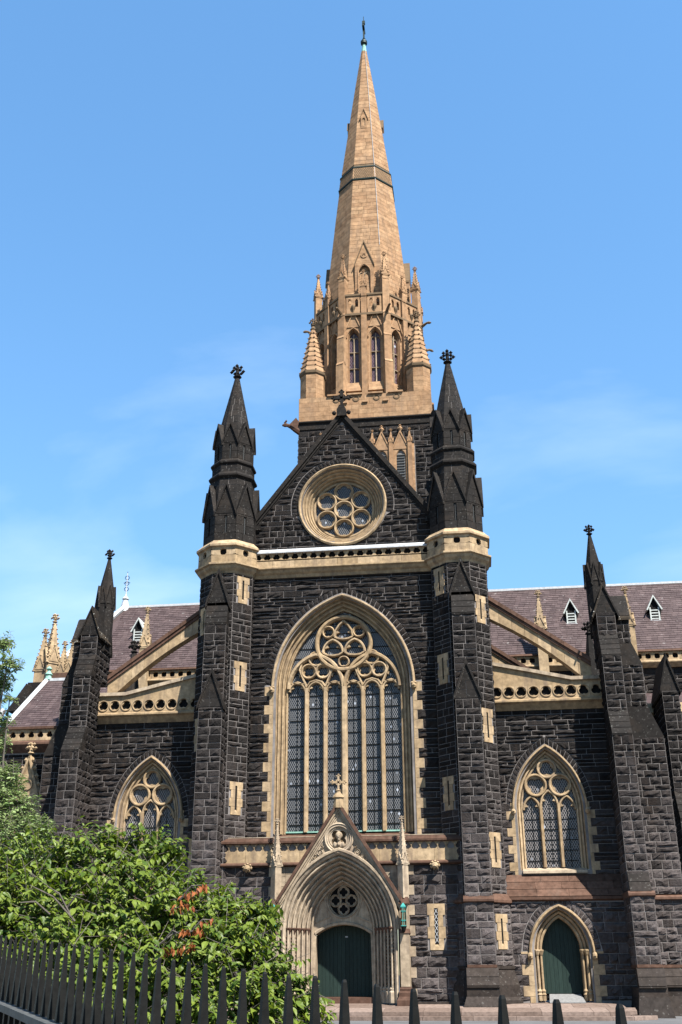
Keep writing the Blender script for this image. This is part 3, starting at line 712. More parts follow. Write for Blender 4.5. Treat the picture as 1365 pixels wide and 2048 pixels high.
# ---------------------------------------------------------------- the two stair turrets
def turret(s):
    T = empty('turret', parent=CATH); c = (s*7.1, .2); r = random.Random(31+s)
    AP = 1.62
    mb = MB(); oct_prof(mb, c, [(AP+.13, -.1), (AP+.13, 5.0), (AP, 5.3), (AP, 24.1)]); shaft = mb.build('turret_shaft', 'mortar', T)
    st = wall_stones(T)
    inner, outer = (1, -1) if s < 0 else (-1, 1)
    slits = {inner: [(22.35, 1.2), (17.0, 1.25), (10.0, 1.3)], outer: [(20.5, 1.2), (13.6, 1.4), (7.0, 1.3), (3.0, 1.2)]}
    for k in (-2, -1, 0, 1, 2):
        for (apx, z0, z1) in ((AP, 5.35, 23.95), (AP+.13, 1.9, 5.0)):
            fr = face_fr(c, apx, k); hw = apx*T8; holes = []
            for zb, h in slits.get(k, []):
                if z0 < zb < z1: holes.append(slit(T, fr, 0., zb, h))
            def iv(z, hw=hw, holes=holes): return minus([(-hw, hw)], [(a, b) for a, b, p, q in holes if p < z < q])
            br = sorted({z0, z1} | {q for hh in holes for q in hh[2:]}); cs = []
            for a, b in zip(br[:-1], br[1:]): cs += courses(a, b, r, (.25, .32, .4, .45))
            if k == 0:
                ob = s*7.25-c[0]; iv = lambda z, hw=hw: minus([(-hw, hw)], [(ob-.66, ob+.66)] if z < 20.5 else [])
            masonry(st, fr, iv, cs, r, (.5, .95), bulge=.075)
    # front buttress
    bx = s*7.25
    def stage(hw, yf, z0, z1, side=True):
        mb = MB(); mb.box(bx-hw, bx+hw, yf, 0., z0, z1); mb.build('buttress_core', 'mortar', T)
        cs = courses(z0, z1, r, (.3, .36, .42, .46))
        masonry(st, Fr((bx, yf, 0)), lambda z: [(-hw, hw)], cs, r, (.5, .95), bulge=.08)
        for sd in (-1, 1):
            fr = Fr((bx+sd*hw, yf, 0), (0, sd, 0), (sd, 0, 0)); d = -yf-1.0
            masonry(st, fr, (lambda z: [(0, d)]) if sd > 0 else (lambda z: [(-d, 0)]), cs, r, (.45, .9), bulge=.07)
    stage(.64, -2.15, 15.5, 20.5); stage(.68, -2.45, 5.1, 15.45); stage(.72, -2.58, 2.0, 5.0)
    f1, f2 = Fr((bx, -1.85, 0)), Fr((bx, -2.45, 0))
    mb = MB(); mb.box(bx-.64, bx+.64, -1.85, 0, 20.4, 21.9); mb.build('buttress_core', 'dark', T)
    weathering(T, Fr((bx, -1.85, 0)), -.64, .64, 21.7, 0., 20.55, .32, 3)
    gablet(T, f1, 0, .68, 21.72, 23.75, -1., .0, cop=.1); gablet(T, f2, 0, .72, 15.5, 17.45, -.5, .02, cop=.1)
    mb = MB(); mb.poly(SIDE, [(0, 5.35), (2.46, 5.25), (2.72, 5.06), (2.72, 4.96), (2.6, 4.9), (0, 4.9)], bx-.78, bx+.78); mb.build('string_course', 'brown', T)
    mb = MB(); oct_prof(mb, c, [(AP+.02, 5.42), (AP+.26, 5.1), (AP+.26, 4.98), (AP+.14, 4.92)], False); mb.build('string_course', 'brown', T)
    # plinth of sloping dressed slabs
    fb = Fr((bx, -2.58, 0))
    mb = MB(); mb.box(bx-.74, bx+.74, -2.62, 0, 1.86, 2.0); mb.build('plinth_roll', 'brown', T)
    weathering(T, fb, -.78, .78, 1.86, .02, 1.05, .26, 2)
    mb = MB(); mb.box(bx-.82, bx+.82, -2.8, 0, .55, .98); mb.build('plinth_block', 'dark', T)
    mb = MB(); mb.hexa([(bx-1., -3.0, .1), (bx+1., -3.0, .1), (bx+1., 0, .1), (bx-1., 0, .1), (bx-.84, -2.82, .55), (bx+.84, -2.82, .55), (bx+.84, 0, .55), (bx-.84, 0, .55)]); mb.build('plinth_block', 'dark', T)
    mb = MB(); oct_prof(mb, c, [(AP+.5, -.05), (AP+.5, .35), (AP+.38, .5), (AP+.38, 1.05), (AP+.16, 1.75), (AP+.2, 1.8), (AP+.2, 1.95), (AP+.12, 1.96)], False); mb.build('plinth_block', 'dark', T)
    # sandstone band
    mb = MB(); oct_prof(mb, c, [(AP, 23.9), (AP+.06, 24.05), (AP+.2, 24.2), (AP+.26, 24.36), (AP+.38, 24.42), (AP+.38, 24.52), (AP+.2, 24.6)], False); mb.build('corbel_course', 'sand', T)
    for k in range(8):
        fr = face_fr(c, AP+.2, k); hw = (AP+.2)*T8
        mb = MB(); foil_plate(mb, fr, 0, 25.26, .22, 4, PI/4, (hw-.004, .20), -.14, 0., 32, .3); mb.build('pierced_panel', 'sand', T)
        mb = MB(); mb.fbox(fr, -hw+.005, -.004, 24.6, 25.05, -.2, 0.); mb.fbox(fr, .004, hw-.005, 24.6, 25.05, -.2, 0.); mb.fbox(fr, -hw+.005, hw-.005, 25.465, 25.6, -.2, 0.); mb.build('parapet_stone', 'sand', T)
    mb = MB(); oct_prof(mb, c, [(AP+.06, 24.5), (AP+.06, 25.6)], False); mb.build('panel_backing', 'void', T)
    mb = MB(); oct_prof(mb, c, [(AP+.2, 25.58), (AP+.34, 25.63), (AP+.34, 25.76), (AP+.1, 26.0), (AP+.02, 26.1)], False); mb.build('coping', 'sand', T)
    # dressed dark stages
    up_ = MB(); core = MB()
    def dressed(ap, z0, z1, zap, shw, sz0, sz1):
        oct_prof(core, c, [(ap-.1, z0), (ap-.1, z1)], False)
        for k in range(8):
            fr = face_fr(c, ap-.1, k); hw = ap*T8-.004
            br = [z0, sz0, sz1, z1]; cs = even(z0, sz0, .55)+even(sz0, sz1, .6)+even(sz1, z1, .5)
            ashlar(up_, fr, lambda z: minus([(-hw, hw)], [(-shw, shw)] if sz0 < z < sz1 else []), cs, r, (.5, .9), .024, 0, .1)
            v = MB(); v.fbox(fr, -shw, shw, sz0, sz1, -.01, .01); v.build('slit_window', 'void', T)
            v = MB(); v.fbox(fr, -.012, .012, sz0+.01, sz1-.01, .01, .04); v.fbox(fr, .035, .05, sz0+.01, sz1-.01, .01, .03); v.build('slit_louvre', 'rail', T)
            gablet(T, face_fr(c, ap, k), 0, ap*T8*.97, z1-.05, zap, -.55, .02, cop=.085, ov=.12)
    dressed(1.60, 26.0, 27.95, 29.85, .085, 26.62, 27.78)
    dressed(1.20, 31.85, 33.15, 34.42, .075, 31.95, 33.0)
    core.build('turret_core', 'mortar', T)
    # tapering octagon behind the gablets, two cornices, spirelet
    for k in range(8):
        fr = face_fr(c, 0, k)
        for (a0, z0, a1, z1, n) in ((1.56, 27.8, 1.30, 30.55, 5), (1.28, 30.9, 1.28, 31.5, 2), (1.17, 33.0, .90, 34.75, 3), (.90, 34.75, .11, 38.75, 8)):
            for i in range(n):
                za, zb = z0+(z1-z0)*i/n, z0+(z1-z0)*(i+1)/n; aa, ab = a0+(a1-a0)*i/n, a0+(a1-a0)*(i+1)/n; g = .013
                cut = r.uniform(-.4, .4) if aa > .6 else None
                for (l0, l1) in (((-1, cut), (cut, 1)) if cut is not None else ((-1, 1),)):
                    e0, e1 = (g if l0 != -1 else .002), (g if l1 != 1 else .002)
                    up_.add([fr(aa*T8*l0+e0, za+g, aa), fr(aa*T8*l1-e1, za+g, aa), fr(ab*T8*l1-e1, zb-g, ab), fr(ab*T8*l0+e0, zb-g, ab)], [(0, 1, 2, 3)])
    up_.build('dressed_stonework', 'dark', T, kind='stuff')
    mb = MB()
    oct_prof(mb, c, [(1.545, 27.8), (1.285, 30.55), (1.26, 30.9), (1.26, 31.5), (1.05, 31.6), (1.05, 33.0), (1.15, 33.0), (.885, 34.75), (.09, 38.75)], False); mb.build('spirelet_core', 'mortar', T)
    for (ap, z) in ((1.30, 30.5), (1.22, 31.45)):
        mb = MB(); oct_prof(mb, c, [(ap, z), (ap+.16, z+.14), (ap+.17, z+.24), (ap+.02, z+.45)], False); mb.build('cornice', 'dark', T)
    mb = MB(); finial(mb, c[0], c[1], 38.6, .4); mb.build('finial', 'dark', T)
    return T
for s in (-1, 1):
    T = turret(s); T['label'] = 'turret beside the great window with black spirelet, on its left' if s < 0 else 'turret beside the great window with black spirelet, on its right'
# ---------------------------------------------------------------- west portal, a gabled porch against the foot of the front
PO = empty('portal', parent=CATH)
FP = yplane(-1.25)
PA, PR, PZ = 2.85, 3.89, 3.70
def porch_half(z): return 3.62 + (.28 if int((z+.1)/.5) % 2 else 0)
mb = MB(); strips(mb, FP, lambda z: minus([(-6.75, 6.75)], [(-h, h)] if (h := arch_half(PA, PR, PZ, .15, z)) else []), 0, 8.2, .15)
PW = mb.build('porch_wall', 'mortar', PO)
st = wall_stones(PO); r4 = random.Random(44)
SLX = 5.0
sl = [slit(PO, FP, s*SLX, 2.98, 1.75, .2, .36) for s in (-1, 1)]
for s in (-1, 1):                                    # lattice of the slit windows
    mb = MB()
    for i in range(6):
        z = 3.05+i*.28
        mb.bar(FP, [(s*SLX-.09, z), (s*SLX+.09, z+.28)], .012, .012, .02); mb.bar(FP, [(s*SLX+.09, z), (s*SLX-.09, z+.28)], .012, .013, .021)
    mb.build('lattice', 'lead', PO)
PB = sorted({.3, 6.9, sl[0][2], sl[0][3]})
cs = []
for a, b in zip(PB[:-1], PB[1:]):
    q = [a] + [z for z in [-.1+.5*k for k in range(1, 15)] if a+.12 < z < b-.12] + [b]
    for c, d in zip(q[:-1], q[1:]): cs += r4.choice([[(c, d)], [(c, (c*.4+d*.6)), (c*.4+d*.6, d)], [(c, d)]])
def porch_iv(z):
    h = porch_half(z); return minus([(-6.7, -h), (h, 6.7)], [(a, b) for a, b, p, q in sl if p < z < q])
masonry(st, FP, porch_iv, cs, r4, (.6, 1.5), bulge=.12)
for k in range(15):
    z0, z1 = max(-.1+.5*k, .3), min(-.1+.5*(k+1), 6.9)
    if z1-z0 < .1: continue
    for s in (-1, 1):
        a, b = sorted((s*3.0, s*porch_half((z0+z1)/2))); mb = MB(); mb.fbox(FP, a+.006, b-.006, z0+.008, z1-.008, -.1, .045); mb.build('quoin', 'pale', PO)
mb = MB()
for s in (-1, 1): mb.fbox(FP, *sorted((s*3.9, s*6.7)), -.1, .3, -.3, .12)
mb.build('plinth_block', 'dark', PO)
# porch parapet
for s in (-1, 1):
    a, b = sorted((s*1.0, s*6.62)); L = b-a
    mb = MB(); mb.poly(SIDE, [(1.0, 8.42), (1.36, 8.40), (1.48, 8.22), (1.48, 8.12), (1.38, 8.08), (1.0, 8.08)], a, b); mb.build('coping', 'brown', PO)
    mb = MB(); mb.poly(SIDE, [(.2, 8.425), (1.30, 8.425), (1.30, 8.46), (.2, 8.50)], a, b); mb.build('coping_top', 'pale', PO)
    n = int(L/.46); pt = L/n; fq = yplane(-1.33)
    for i in range(n):
        c = a+pt*(i+.5); mb = MB()
        foil_plate(mb, fq, c, 7.88, .205, 3, PI/2, (pt/2-.003, .20), -.16, 0, 24, .36)
        mb.build('pierced_panel', 'sand', PO)
        mb = MB(); mb.lump((c+pt/2, -1.35, 7.92), .07, (1, .6, 1.6)); mb.build('panel_cusp', 'sand', PO)
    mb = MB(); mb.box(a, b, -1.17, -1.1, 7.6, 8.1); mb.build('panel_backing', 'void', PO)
    x = a
    while x < b-.05:
        xe = min(b, x+r4.uniform(1.1, 1.6)); xe = b if b-xe < .5 else xe
        mb = MB(); mb.box(x+.007, xe-.007, -1.33, -1., 7.1, 7.68); mb.build('parapet_stone', 'sand', PO); x = xe
    mb = MB(); mb.poly(SIDE, [(1.2, 7.12), (1.4, 7.12), (1.52, 7.04), (1.52, 6.97), (1.36, 6.9), (1.2, 6.9)], a, b); mb.build('string_course', 'brown', PO)
    mb = MB(); cx = s*5.05                           # carved lion head under the string
    mb.ball((cx, -1.62, 6.83), .17, (1.1, 1, 1)); mb.lump((cx, -1.86, 6.78), .11); 
    for i in range(9): mb.lump((cx+.21*math.cos(i*.75), -1.52, 6.86+.19*math.sin(i*.75)), .08)
    mb.build('carved_lion_head', 'sand', PO)
pa = MB(); ashlar(pa, FP, lambda z: minus([(-3.0, 3.0)], [(-h, h)] if (h := arch_half(PA, PR, PZ, .1, z)) else []), even(3.7, 6.9, .42), r4, (.5, .9), .014, 0, .04); pa.build('porch_ashlar', 'pale', PO, kind='stuff')
# portal arch: five moulded orders
FO = yplane(-2.0)
prof = [(.16, -.3), (.16, .05), (.08, .10), (.0, .03)]
d, w = 0., .0
for i in range(6):
    prof += [(d-.02, w-.02), (d-.05, w-.15), (d-.09, w-.17), (d-.11, w-.06), (d-.15, w-.035), (d-.19, w-.06), (d-.205, w-.17)]
    d -= .205; w -= .30
prof += [(-1.24, -2.)]
mb = MB(); arch_band(mb, FO, PA, PR, PZ, .25, prof, 14); PAr = mb.build('arch_moulding', 'pale', PO)
mb = MB(); arch_band(mb, FO, PA, PR, PZ-.0, PZ, [(.12, .1), (.16, .2), (.26, .2), (.32, .08), (.32, -.1)], 14, legs=False); mb.build('hood_mould', 'pale', PO)
for s in (-1, 1):
    for i in range(1, 6):                            # capitals and ball flowers in the hollows
        x = s*(PA-.205*i+.03); y = -2.0+.30*i-.13
        mb = MB(); mb.lathe((x, y), [(.075, PZ-.16), (.09, PZ-.12), (.15, PZ+.04), (.17, PZ+.06), (.17, PZ+.12), (.1, PZ+.13)], 8); mb.build('capital', 'brown', PO)
        mb = MB(); mb.lathe((x, y), [(.16, .25), (.16, .75), (.11, .82), (.14, .9), (.07, 1.0)], 8); mb.build('column_base', 'pale', PO)
        if i in (1, 2, 3):
            for k in range(20):
                z = 1.15+.17*k
                if abs(z-PZ) < .2: continue
                if z < PZ: xx, zz = s*(PA-.205*i+.135), z
                else: continue
                mb = MB(); mb.lump((xx, -2.0+.30*(i-1)+.10, zz), .055); mb.build('ball_flower', 'brown', PO)
# gable over the arch
PGA, PGF, PGW = 9.85, 5.1, 3.15
FQ = yplane(-2.12)
def pg_half(z): return max(0, PGW*(PGA-z)/(PGA-PGF))
hc = 8.25
def pg_iv(z):
    h = arch_half(PA, PR, PZ, .2, z); holes = [(-h, h)] if h else []
    q = .62**2-(z-hc)**2
    if q > 0: holes.append((-math.sqrt(q), math.sqrt(q)))
    return minus([(-pg_half(z), pg_half(z))], holes)
mb = MB(); strips(mb, FQ, pg_iv, PGF, PGA, .1, -.12); mb.build('gable_face', 'pale', PO)
for s in (-1, 1):
    for (o0, o1, w0, w1, m_) in ((-.02, .13, -.5, .18, 'brown'), (.13, .24, -.4, .08, 'pale'), (.24, .33, -.4, .0, 'pale'), (.33, .41, -.4, -.06, 'pale')):
        k = math.sqrt(1+((PGA-PGF)/PGW)**2)
        a = (0, PGA+.3-o0*k); b = (s*(PGW+.12), PGF+.12-o0*k); c = (s*(PGW+.12), PGF+.12-o1*k); e = (0, PGA+.3-o1*k)
        mb = MB(); mb.poly(FQ, [a, b, c, e], w0, w1); mb.build('raking_coping', m_, PO)
RL = empty('carved_medallion', parent=CATH)
mb = MB(); ring_band(mb, FQ, 0, hc, [(.80, -.14), (.80, -.02), (.74, .04), (.68, -.02), (.62, .0), (.57, -.1), (.52, -.06), (.47, -.2)], 32)
mb.build('moulded_ring', 'pale', RL); mb = MB(); foil_plate(mb, FQ, 0, hc, .46, 4, PI/4, .6, -.3, -.12, 40); mb.build('quatrefoil', 'pale', RL)
mb = MB(); mb.add([FQ(.6*math.cos(2*PI*i/24), hc+.6*math.sin(2*PI*i/24), -.3) for i in range(24)], [tuple(range(24))]); mb.build('medallion_ground', 'joint', RL)
# bust: shoulders, neck, bearded head with hood
mb = MB(); yb = FQ.o.y+.16
mb.ball((0, yb, hc-.36), .3, (1.15, .5, .62), 12, 8); mb.lathe((0, yb-.03), [(.12, hc-.28), (.09, hc-.1), (.1, hc-.02)], 10)
mb.ball((0, yb-.07, hc+.08), .165, (.82, .9, 1.12), 12, 10); mb.ball((0, yb-.01, hc+.14), .19, (1.05, .9, 1.1), 12, 8)
mb.lump((0, yb-.235, hc+.07), .035, (.8, 1, 1.5)); mb.ball((0, yb-.12, hc-.06), .1, (.9, .8, .9), 8, 6)
for sg in (-1, 1): mb.ball((sg*.055, yb-.195, hc+.11), .022); mb.ball((sg*.22, yb-.1, hc-.33), .09, (1, .7, 1.6), 8, 6)
mb.lump((0, yb-.17, hc-.33), .1, (1, .6, 1.3))
mb.build('bust', 'pale', RL, True)
for s in (-1, 1):                                    # curled foliage at either side of the medallion
    mb = MB()
    for k, (u, v, q) in enumerate(((1.0, 7.52, .17), (1.24, 7.3, .12), (1.42, 7.1, .09), (.9, 7.8, .08))):
        ring_band(mb, FQ, s*u, v, [(q, -.1), (q*.85, .03), (q*.6, -.05), (q*.3, .02), (.01, .0)], 14)
    mb.build('carved_foliage', 'pale', PO)
mb = MB(); mb.lathe((0, -2.1), [(.3, PGA-.05), (.26, PGA+.45), (.33, PGA+.5), (.3, PGA+.58), (.14, PGA+.75), (.11, PGA+.85), (.16, PGA+.88), (.08, PGA+.93)], 8)
z = PGA+1.32; f = yplane(-2.1)
mb.fbox(f, -.05, .05, PGA+.9, z+.35, -.05, .05); mb.fbox(f, -.33, .33, z-.05, z+.05, -.05, .05)
for u, v in ((-.33, z), (.33, z), (0, z+.33)):
    for a, b in ((.08, 0), (-.08, 0), (0, .08), (0, -.08)): mb.lump(f(u+a, v+b, 0), .065)
ring_band(mb, f, 0, z, [(.17, -.04), (.17, .04), (.12, .04), (.12, -.04)], 14)
mb.build('gable_cross', 'sand', PO)
# tympanum with its wheel of quatrefoils, over a flat segmental door head
FT = yplane(-.2); TA, TRr = PA-1.2, PR-1.2
def seg(x, hw=1.50, z0=3.50, rise=.5):               # door head
    Rr = (hw*hw+rise*rise)/(2*rise); return z0+rise-Rr+math.sqrt(max(Rr*Rr-x*x, 0))
TC, TR2 = 5.22, .86
mb = MB(); N = 48
for i in range(N):
    xa, xb = -1.66+3.32*i/N, -1.66+3.32*(i+1)/N
    def top(x): 
        q = TRr**2-(abs(x)-(TA-TRr))**2; return PZ+math.sqrt(max(q, 0))
    def lowz(x): return seg(x) if abs(x) < 1.5 else .25
    pts = [(lowz(xa), lowz(xb)), (top(xa), top(xb))]
    cut = TR2**2
    if xa**2 < cut and xb**2 < cut:
        ca, cb = math.sqrt(cut-xa*xa), math.sqrt(cut-xb*xb)
        rows = [(pts[0], (TC-ca, TC-cb)), ((TC+ca, TC+cb), pts[1])]
    else: rows = [(pts[0], pts[1])]
    for lo, hi in rows: mb.add([FT(xa, lo[0]), FT(xb, lo[1]), FT(xb, hi[1]), FT(xa, hi[0])], [(0, 1, 2, 3)])
mb.build('tympanum', 'pale', PO)
mb = MB(); rows = [[], [], [], []]
for i in range(25):
    x = -1.5+3.0*i/24
    for q, (dz, w) in enumerate(((.18, .0), (.12, .07), (.02, .05), (0, -.9))): rows[q].append(FT(x*(1+dz*.2), seg(x)+dz, w))
mb.grid(rows)
for s in (-1, 1): mb.grid([[FT(s*(1.5+a), z, w) for z in (.25, 3.5)] for a, w in ((.18, 0), (.12, .07), (.02, .05), (0, -.9))])
mb.build('door_surround', 'pale', PO)
WW = empty('wheel_window', parent=CATH)
mb = MB(); ring_band(mb, FT, 0, TC, [(TR2+.05, .0), (TR2+.03, .05), (TR2-.03, .04), (TR2-.06, -.1), (TR2-.1, -.1), (TR2-.12, -.2)], 36)
for k in range(4):
    a = PI/4*0 + k*PI/2; cx, cz = .43*math.cos(a), TC+.43*math.sin(a)
    ring_band(mb, FT, cx, cz, [(.33, -.2), (.33, -.08), (.30, -.05), (.27, -.1), (.27, -.2)], 20)
    foil_plate(mb, FT, cx, cz, .23, 4, 0, .29, -.2, -.12, 32)
mb.build('tracery', 'pale', WW)
mb = MB(); mb.add([FT(.85*math.cos(2*PI*i/30), TC+.85*math.sin(2*PI*i/30), -.21) for i in range(30)], [tuple(range(30))]); mb.build('pane', 'void', WW)
for s in (-1, 1):
    mb = MB()
    tri = [(s*.72, 4.42), (s*1.5, 4.1), (s*1.12, 5.5)]
    for p, q in zip(tri, tri[1:]+tri[:1]): mb.bar(FT, [p, q], .03, 0, .04)
    mb.build('tympanum_panel', 'pale', PO)
DR = empty('portal_door', parent=CATH); fd = yplane(.6)
np_ = 14
for i in range(np_):
    xa, xb = -1.47+2.94*i/np_+.006, -1.47+2.94*(i+1)/np_-.006
    mb = MB(); mb.poly(fd, [(xa, .5), (xb, .5), (xb, seg(xb)), (xa, seg(xa))], -.06, .0 if i != np_//2-1 else .006); mb.build('plank', 'door', DR)
mb = MB(); mb.fbox(fd, -1.5, 1.5, .25, 4.1, -.1, -.062); mb.build('door_backing', 'void', DR)
mb = MB(); mb.fbox(fd, .0, .14, 3.40, 3.46, 0, .015); mb.build('door_plate', 'lead', DR)
mb = MB(); mb.box(-1.6, 1.6, -.6, .7, .1, .49); mb.build('threshold', 'brown', PO)
# buttresses with pinnacles that carry the gable's feet, each with a lantern
for s in (-1, 1):
    B = empty('portal_buttress', parent=CATH); x = s*3.38
    mb = MB(); mb.box(x-.23, x+.23, -2.2, -1.2, 1.0, 3.5); mb.build('shaft', 'pale', B)
    mb = MB(); mb.lathe((x, -1.93), [(.62, .0), (.62, .38), (.48, .55), (.48, .72), (.42, .8), (.44, .9), (.34, 1.0)], 4, PI/4); mb.build('base', 'brown', B)
    mb = MB(); mb.hexa([(x-.27, -2.24, 3.5), (x+.27, -2.24, 3.5), (x+.27, -1.2, 3.5), (x-.27, -1.2, 3.5), (x-.23, -2.08, 3.72), (x+.23, -2.08, 3.72), (x+.23, -1.2, 3.72), (x-.23, -1.2, 3.72)]); mb.build('set_off', 'brown', B)
    mb = MB(); mb.box(x-.23, x+.23, -2.08, -1.2, 3.72, 4.95); mb.build('shaft', 'pale', B)
    mb = MB(); mb.hexa([(x-.26, -2.26, 4.92), (x+.26, -2.26, 4.92), (x+.26, -1.2, 4.92), (x-.26, -1.2, 4.92), (x-.23, -2.13, 5.25), (x+.23, -2.13, 5.25), (x+.23, -1.2, 5.25), (x-.23, -1.2, 5.25)]); mb.build('set_off', 'brown', B)
    pinnacle(B, x, -1.93, 5.2, 6.9, 9.35, .2, 'pale', PI/4, croc=9)
    for sg in (-1, 1):                               # a second tier of little gables
        for dy in (-1, 1): pass
    L = empty('wall_lantern', (x, -2.30, 3.78))
    tag(L, 'turquoise metal lantern with amber glass on the portal buttress ' + ('nearest the shrub' if s < 0 else 'nearest the slit window'), 'lantern', 'lanterns flanking the portal')
    y = -.2
    mb = MB(); mb.box(-.1, .1, y-.1, y+.1, .1, .92); mb.build('lantern_glass', 'amber', L)
    mb = MB()
    for a in (-.12, -.04, .04, .12):
        for b in (-.12, .12):
            mb.box(a-.013, a+.013, y+b-.013, y+b+.013, .04, .98); mb.box(b-.013, b+.013, y+a-.013, y+a+.013, .04, .98)
    for z in (.04, .3, .74, .94): 
        for b in (-.12, .12): mb.box(-.13, .13, y+b-.015, y+b+.015, z, z+.035); mb.box(b-.015, b+.015, y-.13, y+.13, z, z+.035)
    mb.build('lantern_cage', 'lamp', L)
    mb = MB(); mb.lathe((0, y), [(.18, .98), (.15, 1.03), (.03, 1.16)], 4, PI/4); mb.build('lantern_roof', 'lamp', L)
    mb = MB(); mb.lathe((0, y), [(.02, -.28), (.09, -.2), (.16, .0), (.18, .04)], 6); mb.build('lantern_pendant', 'iron', L)
    mb = MB(); mb.box(-.05, .05, y, .22, -.16, -.02); mb.build('lantern_bracket', 'iron', L)
# ---------------------------------------------------------------- aisle ends (wings) with window, side door, pierced parapet and flyer
def wing(s):
    W = empty('aisle_end', parent=CATH); r = random.Random(70+s)
    W['label'] = 'aisle end ' + ('behind the leafy shrub' if s < 0 else 'with the small arched side door')
    FU, FL = yplane(.6), yplane(-.15)
    cu = s*11.42; a, ar, zs, z0 = 1.46, 3.50, 9.95, 6.85      # window
    X0, X1 = 8.5, 15.0
    def sx(iv): return [(-b, -a_) for a_, b in reversed(iv)] if s < 0 else iv
    def win_h(z, dq, dr):
        if z < 6.2 or (dq == .35 and z < 6.72): return None
        return a+dq if z < zs else arch_half(a, ar, zs, dr, z)
    def up_iv(z):
        q = .95 if int((z-6.2)/.45) % 2 else .68
        h = win_h(z, q, .92); return sx(minus([(X0, X1)], [(11.42-h, 11.42+h)])) if h else sx([(X0, X1)])
    mb = MB(); strips(mb, FU, lambda z: sx(minus([(X0, X1)], [(11.42-h, 11.42+h)])) if (h := win_h(z, .35, .35)) else sx([(X0, X1)]), 5.0, 16.9, .12)
    wl = mb.build('wall_face', 'mortar', W); st = wall_stones(W)
    qs = [(6.2+.45*i, 6.2+.45*(i+1)) for i in range(9)]; cs = []
    for p, q in qs: cs += r.choice([[(p, q)], [(p, p+.2), (p+.2, q)], [(p, p+.25), (p+.25, q)]])
    cs += courses(qs[-1][1], 15.4, r)
    masonry(st, FU, up_iv, [c for c in cs if c[0] > 5.9], r, (.6, 1.5), bulge=.09)
    G = empty('aisle_window', parent=CATH)
    for p, q in qs:
        if p > zs-.1: continue
        for sg in (-1, 1):
            wq = .95 if int((p+.1-6.2)/.45) % 2 else .68
            u0, u1 = sorted((cu+sg*(a+.5), cu+sg*(a+wq))); mb = MB(); mb.fbox(FU, u0+.005, u1-.005, p+.007, q-.007, -.05, .035); mb.build('quoin', 'sand', G)
    for sg in (-1, 1): rock_ring(W, FU, arch_ring_pt(a, ar, zs, cu, sg), 17, .0, 1., .58, .92, bulge=.06)
    mb = MB(); arch_band(mb, FU, a, ar, zs, 6.7, [(0, -.6), (0, -.42), (.08, -.38), (.13, -.46), (.17, -.30), (.25, -.27), (.30, -.35), (.34, -.14), (.42, -.1), (.46, -.14), (.5, .03), (.55, .03)], 12, cu); mb.build('jamb_moulding', 'sand', G)
    mb = MB(); arch_band(mb, FU, a, ar, zs-.1, zs-.1, [(.48, 0), (.48, .1), (.52, .16), (.58, .15), (.62, .0)], 12, cu, False); mb.build('hood_mould', 'sand', G)
    for sg in (-1, 1): mb = MB(); mb.ball((cu+sg*(a+.55), .45, zs-.2), .14, (1, .9, 1.2)); mb.lump((cu+sg*(a+.55), .32, zs-.18), .08); mb.build('carved_stop', 'sand', G)
    wg, wb, wf = -.55, -.53, -.30; pt = 2*a/3
    for i in (-.5, .5): mullion(G, FU, cu+i*pt, z0, zs+.3, .10, wb, wf)
    t = MB()
    for i in (-1, 0, 1):
        c = cu+i*pt; lw_ = pt/2-.08
        zz = zs+(.25 if i == 0 else -.05)
        t.bar(FU, arch_pts(lw_+.04, lw_*2., zz, zz, 0, 6, c, False), .07, wb, wf-.03)
        for sg in (-1, 1): t.poly(FU, [(c+sg*lw_, zz+.14), (c+sg*lw_*.45, zz+.18), (c+sg*lw_*.85, zz+.36)], wb, wf-.08)
        g = MB(); arch_glass(g, FU, lw_+.06, lw_*2., zz, z0, c, wg); g.build('pane', 'glass2', G)
        b = MB(); z = z0+.35
        while z < zs: b.fbox(FU, c-lw_, c+lw_, z-.018, z+.018, wg+.004, wg+.035); z += .55
        b.fbox(FU, c-.014, c+.014, z0, zs+.3, wg+.004, wg+.03); b.build('glazing_bar', 'iron', G)
    for (dx, dz, q) in ((-.68, 1.28, .55), (.68, 1.28, .55), (0, 2.18, .47)):
        ring_band(t, FU, cu+dx, zs+dz, [(q+.09, wb), (q+.09, wf-.03), (q+.05, wf+.02), (q-.01, wf+.02), (q-.05, wf-.05), (q-.05, wb)], 26)
        foil_plate(t, FU, cu+dx, zs+dz, q*.86, 3, PI/2 if dx == 0 else -PI/2, q-.02, wb, wf-.1, 30, .42)
    t.build('tracery', 'sand', G)
    g = MB(); strips(g, FU, lambda z: [(cu-h, cu+h)] if (h := arch_half(a, ar, zs, 0, z)) else [], z0-.1, zs+2.8, .12, wg-.01); g.build('tracery_glass', 'glass2', G)
    mb = MB(); u0, u1 = cu-a-.25, cu+a+.25; mb.poly(SIDE, [(.0, z0), (-.6+.05, z0-.18), (-.6+.12, z0-.2), (-.6+.12, z0-.33), (-1.2, z0-.33), (-1.2, z0)], u0, u1) if False else mb.hexa([(u0, .40, z0-.34), (u1, .40, z0-.34), (u1, 1.2, z0-.34), (u0, 1.2, z0-.34), (u0, .42, z0-.2), (u1, .42, z0-.2), (u1, 1.2, z0), (u0, 1.2, z0)]); mb.build('sill', 'pale', G)
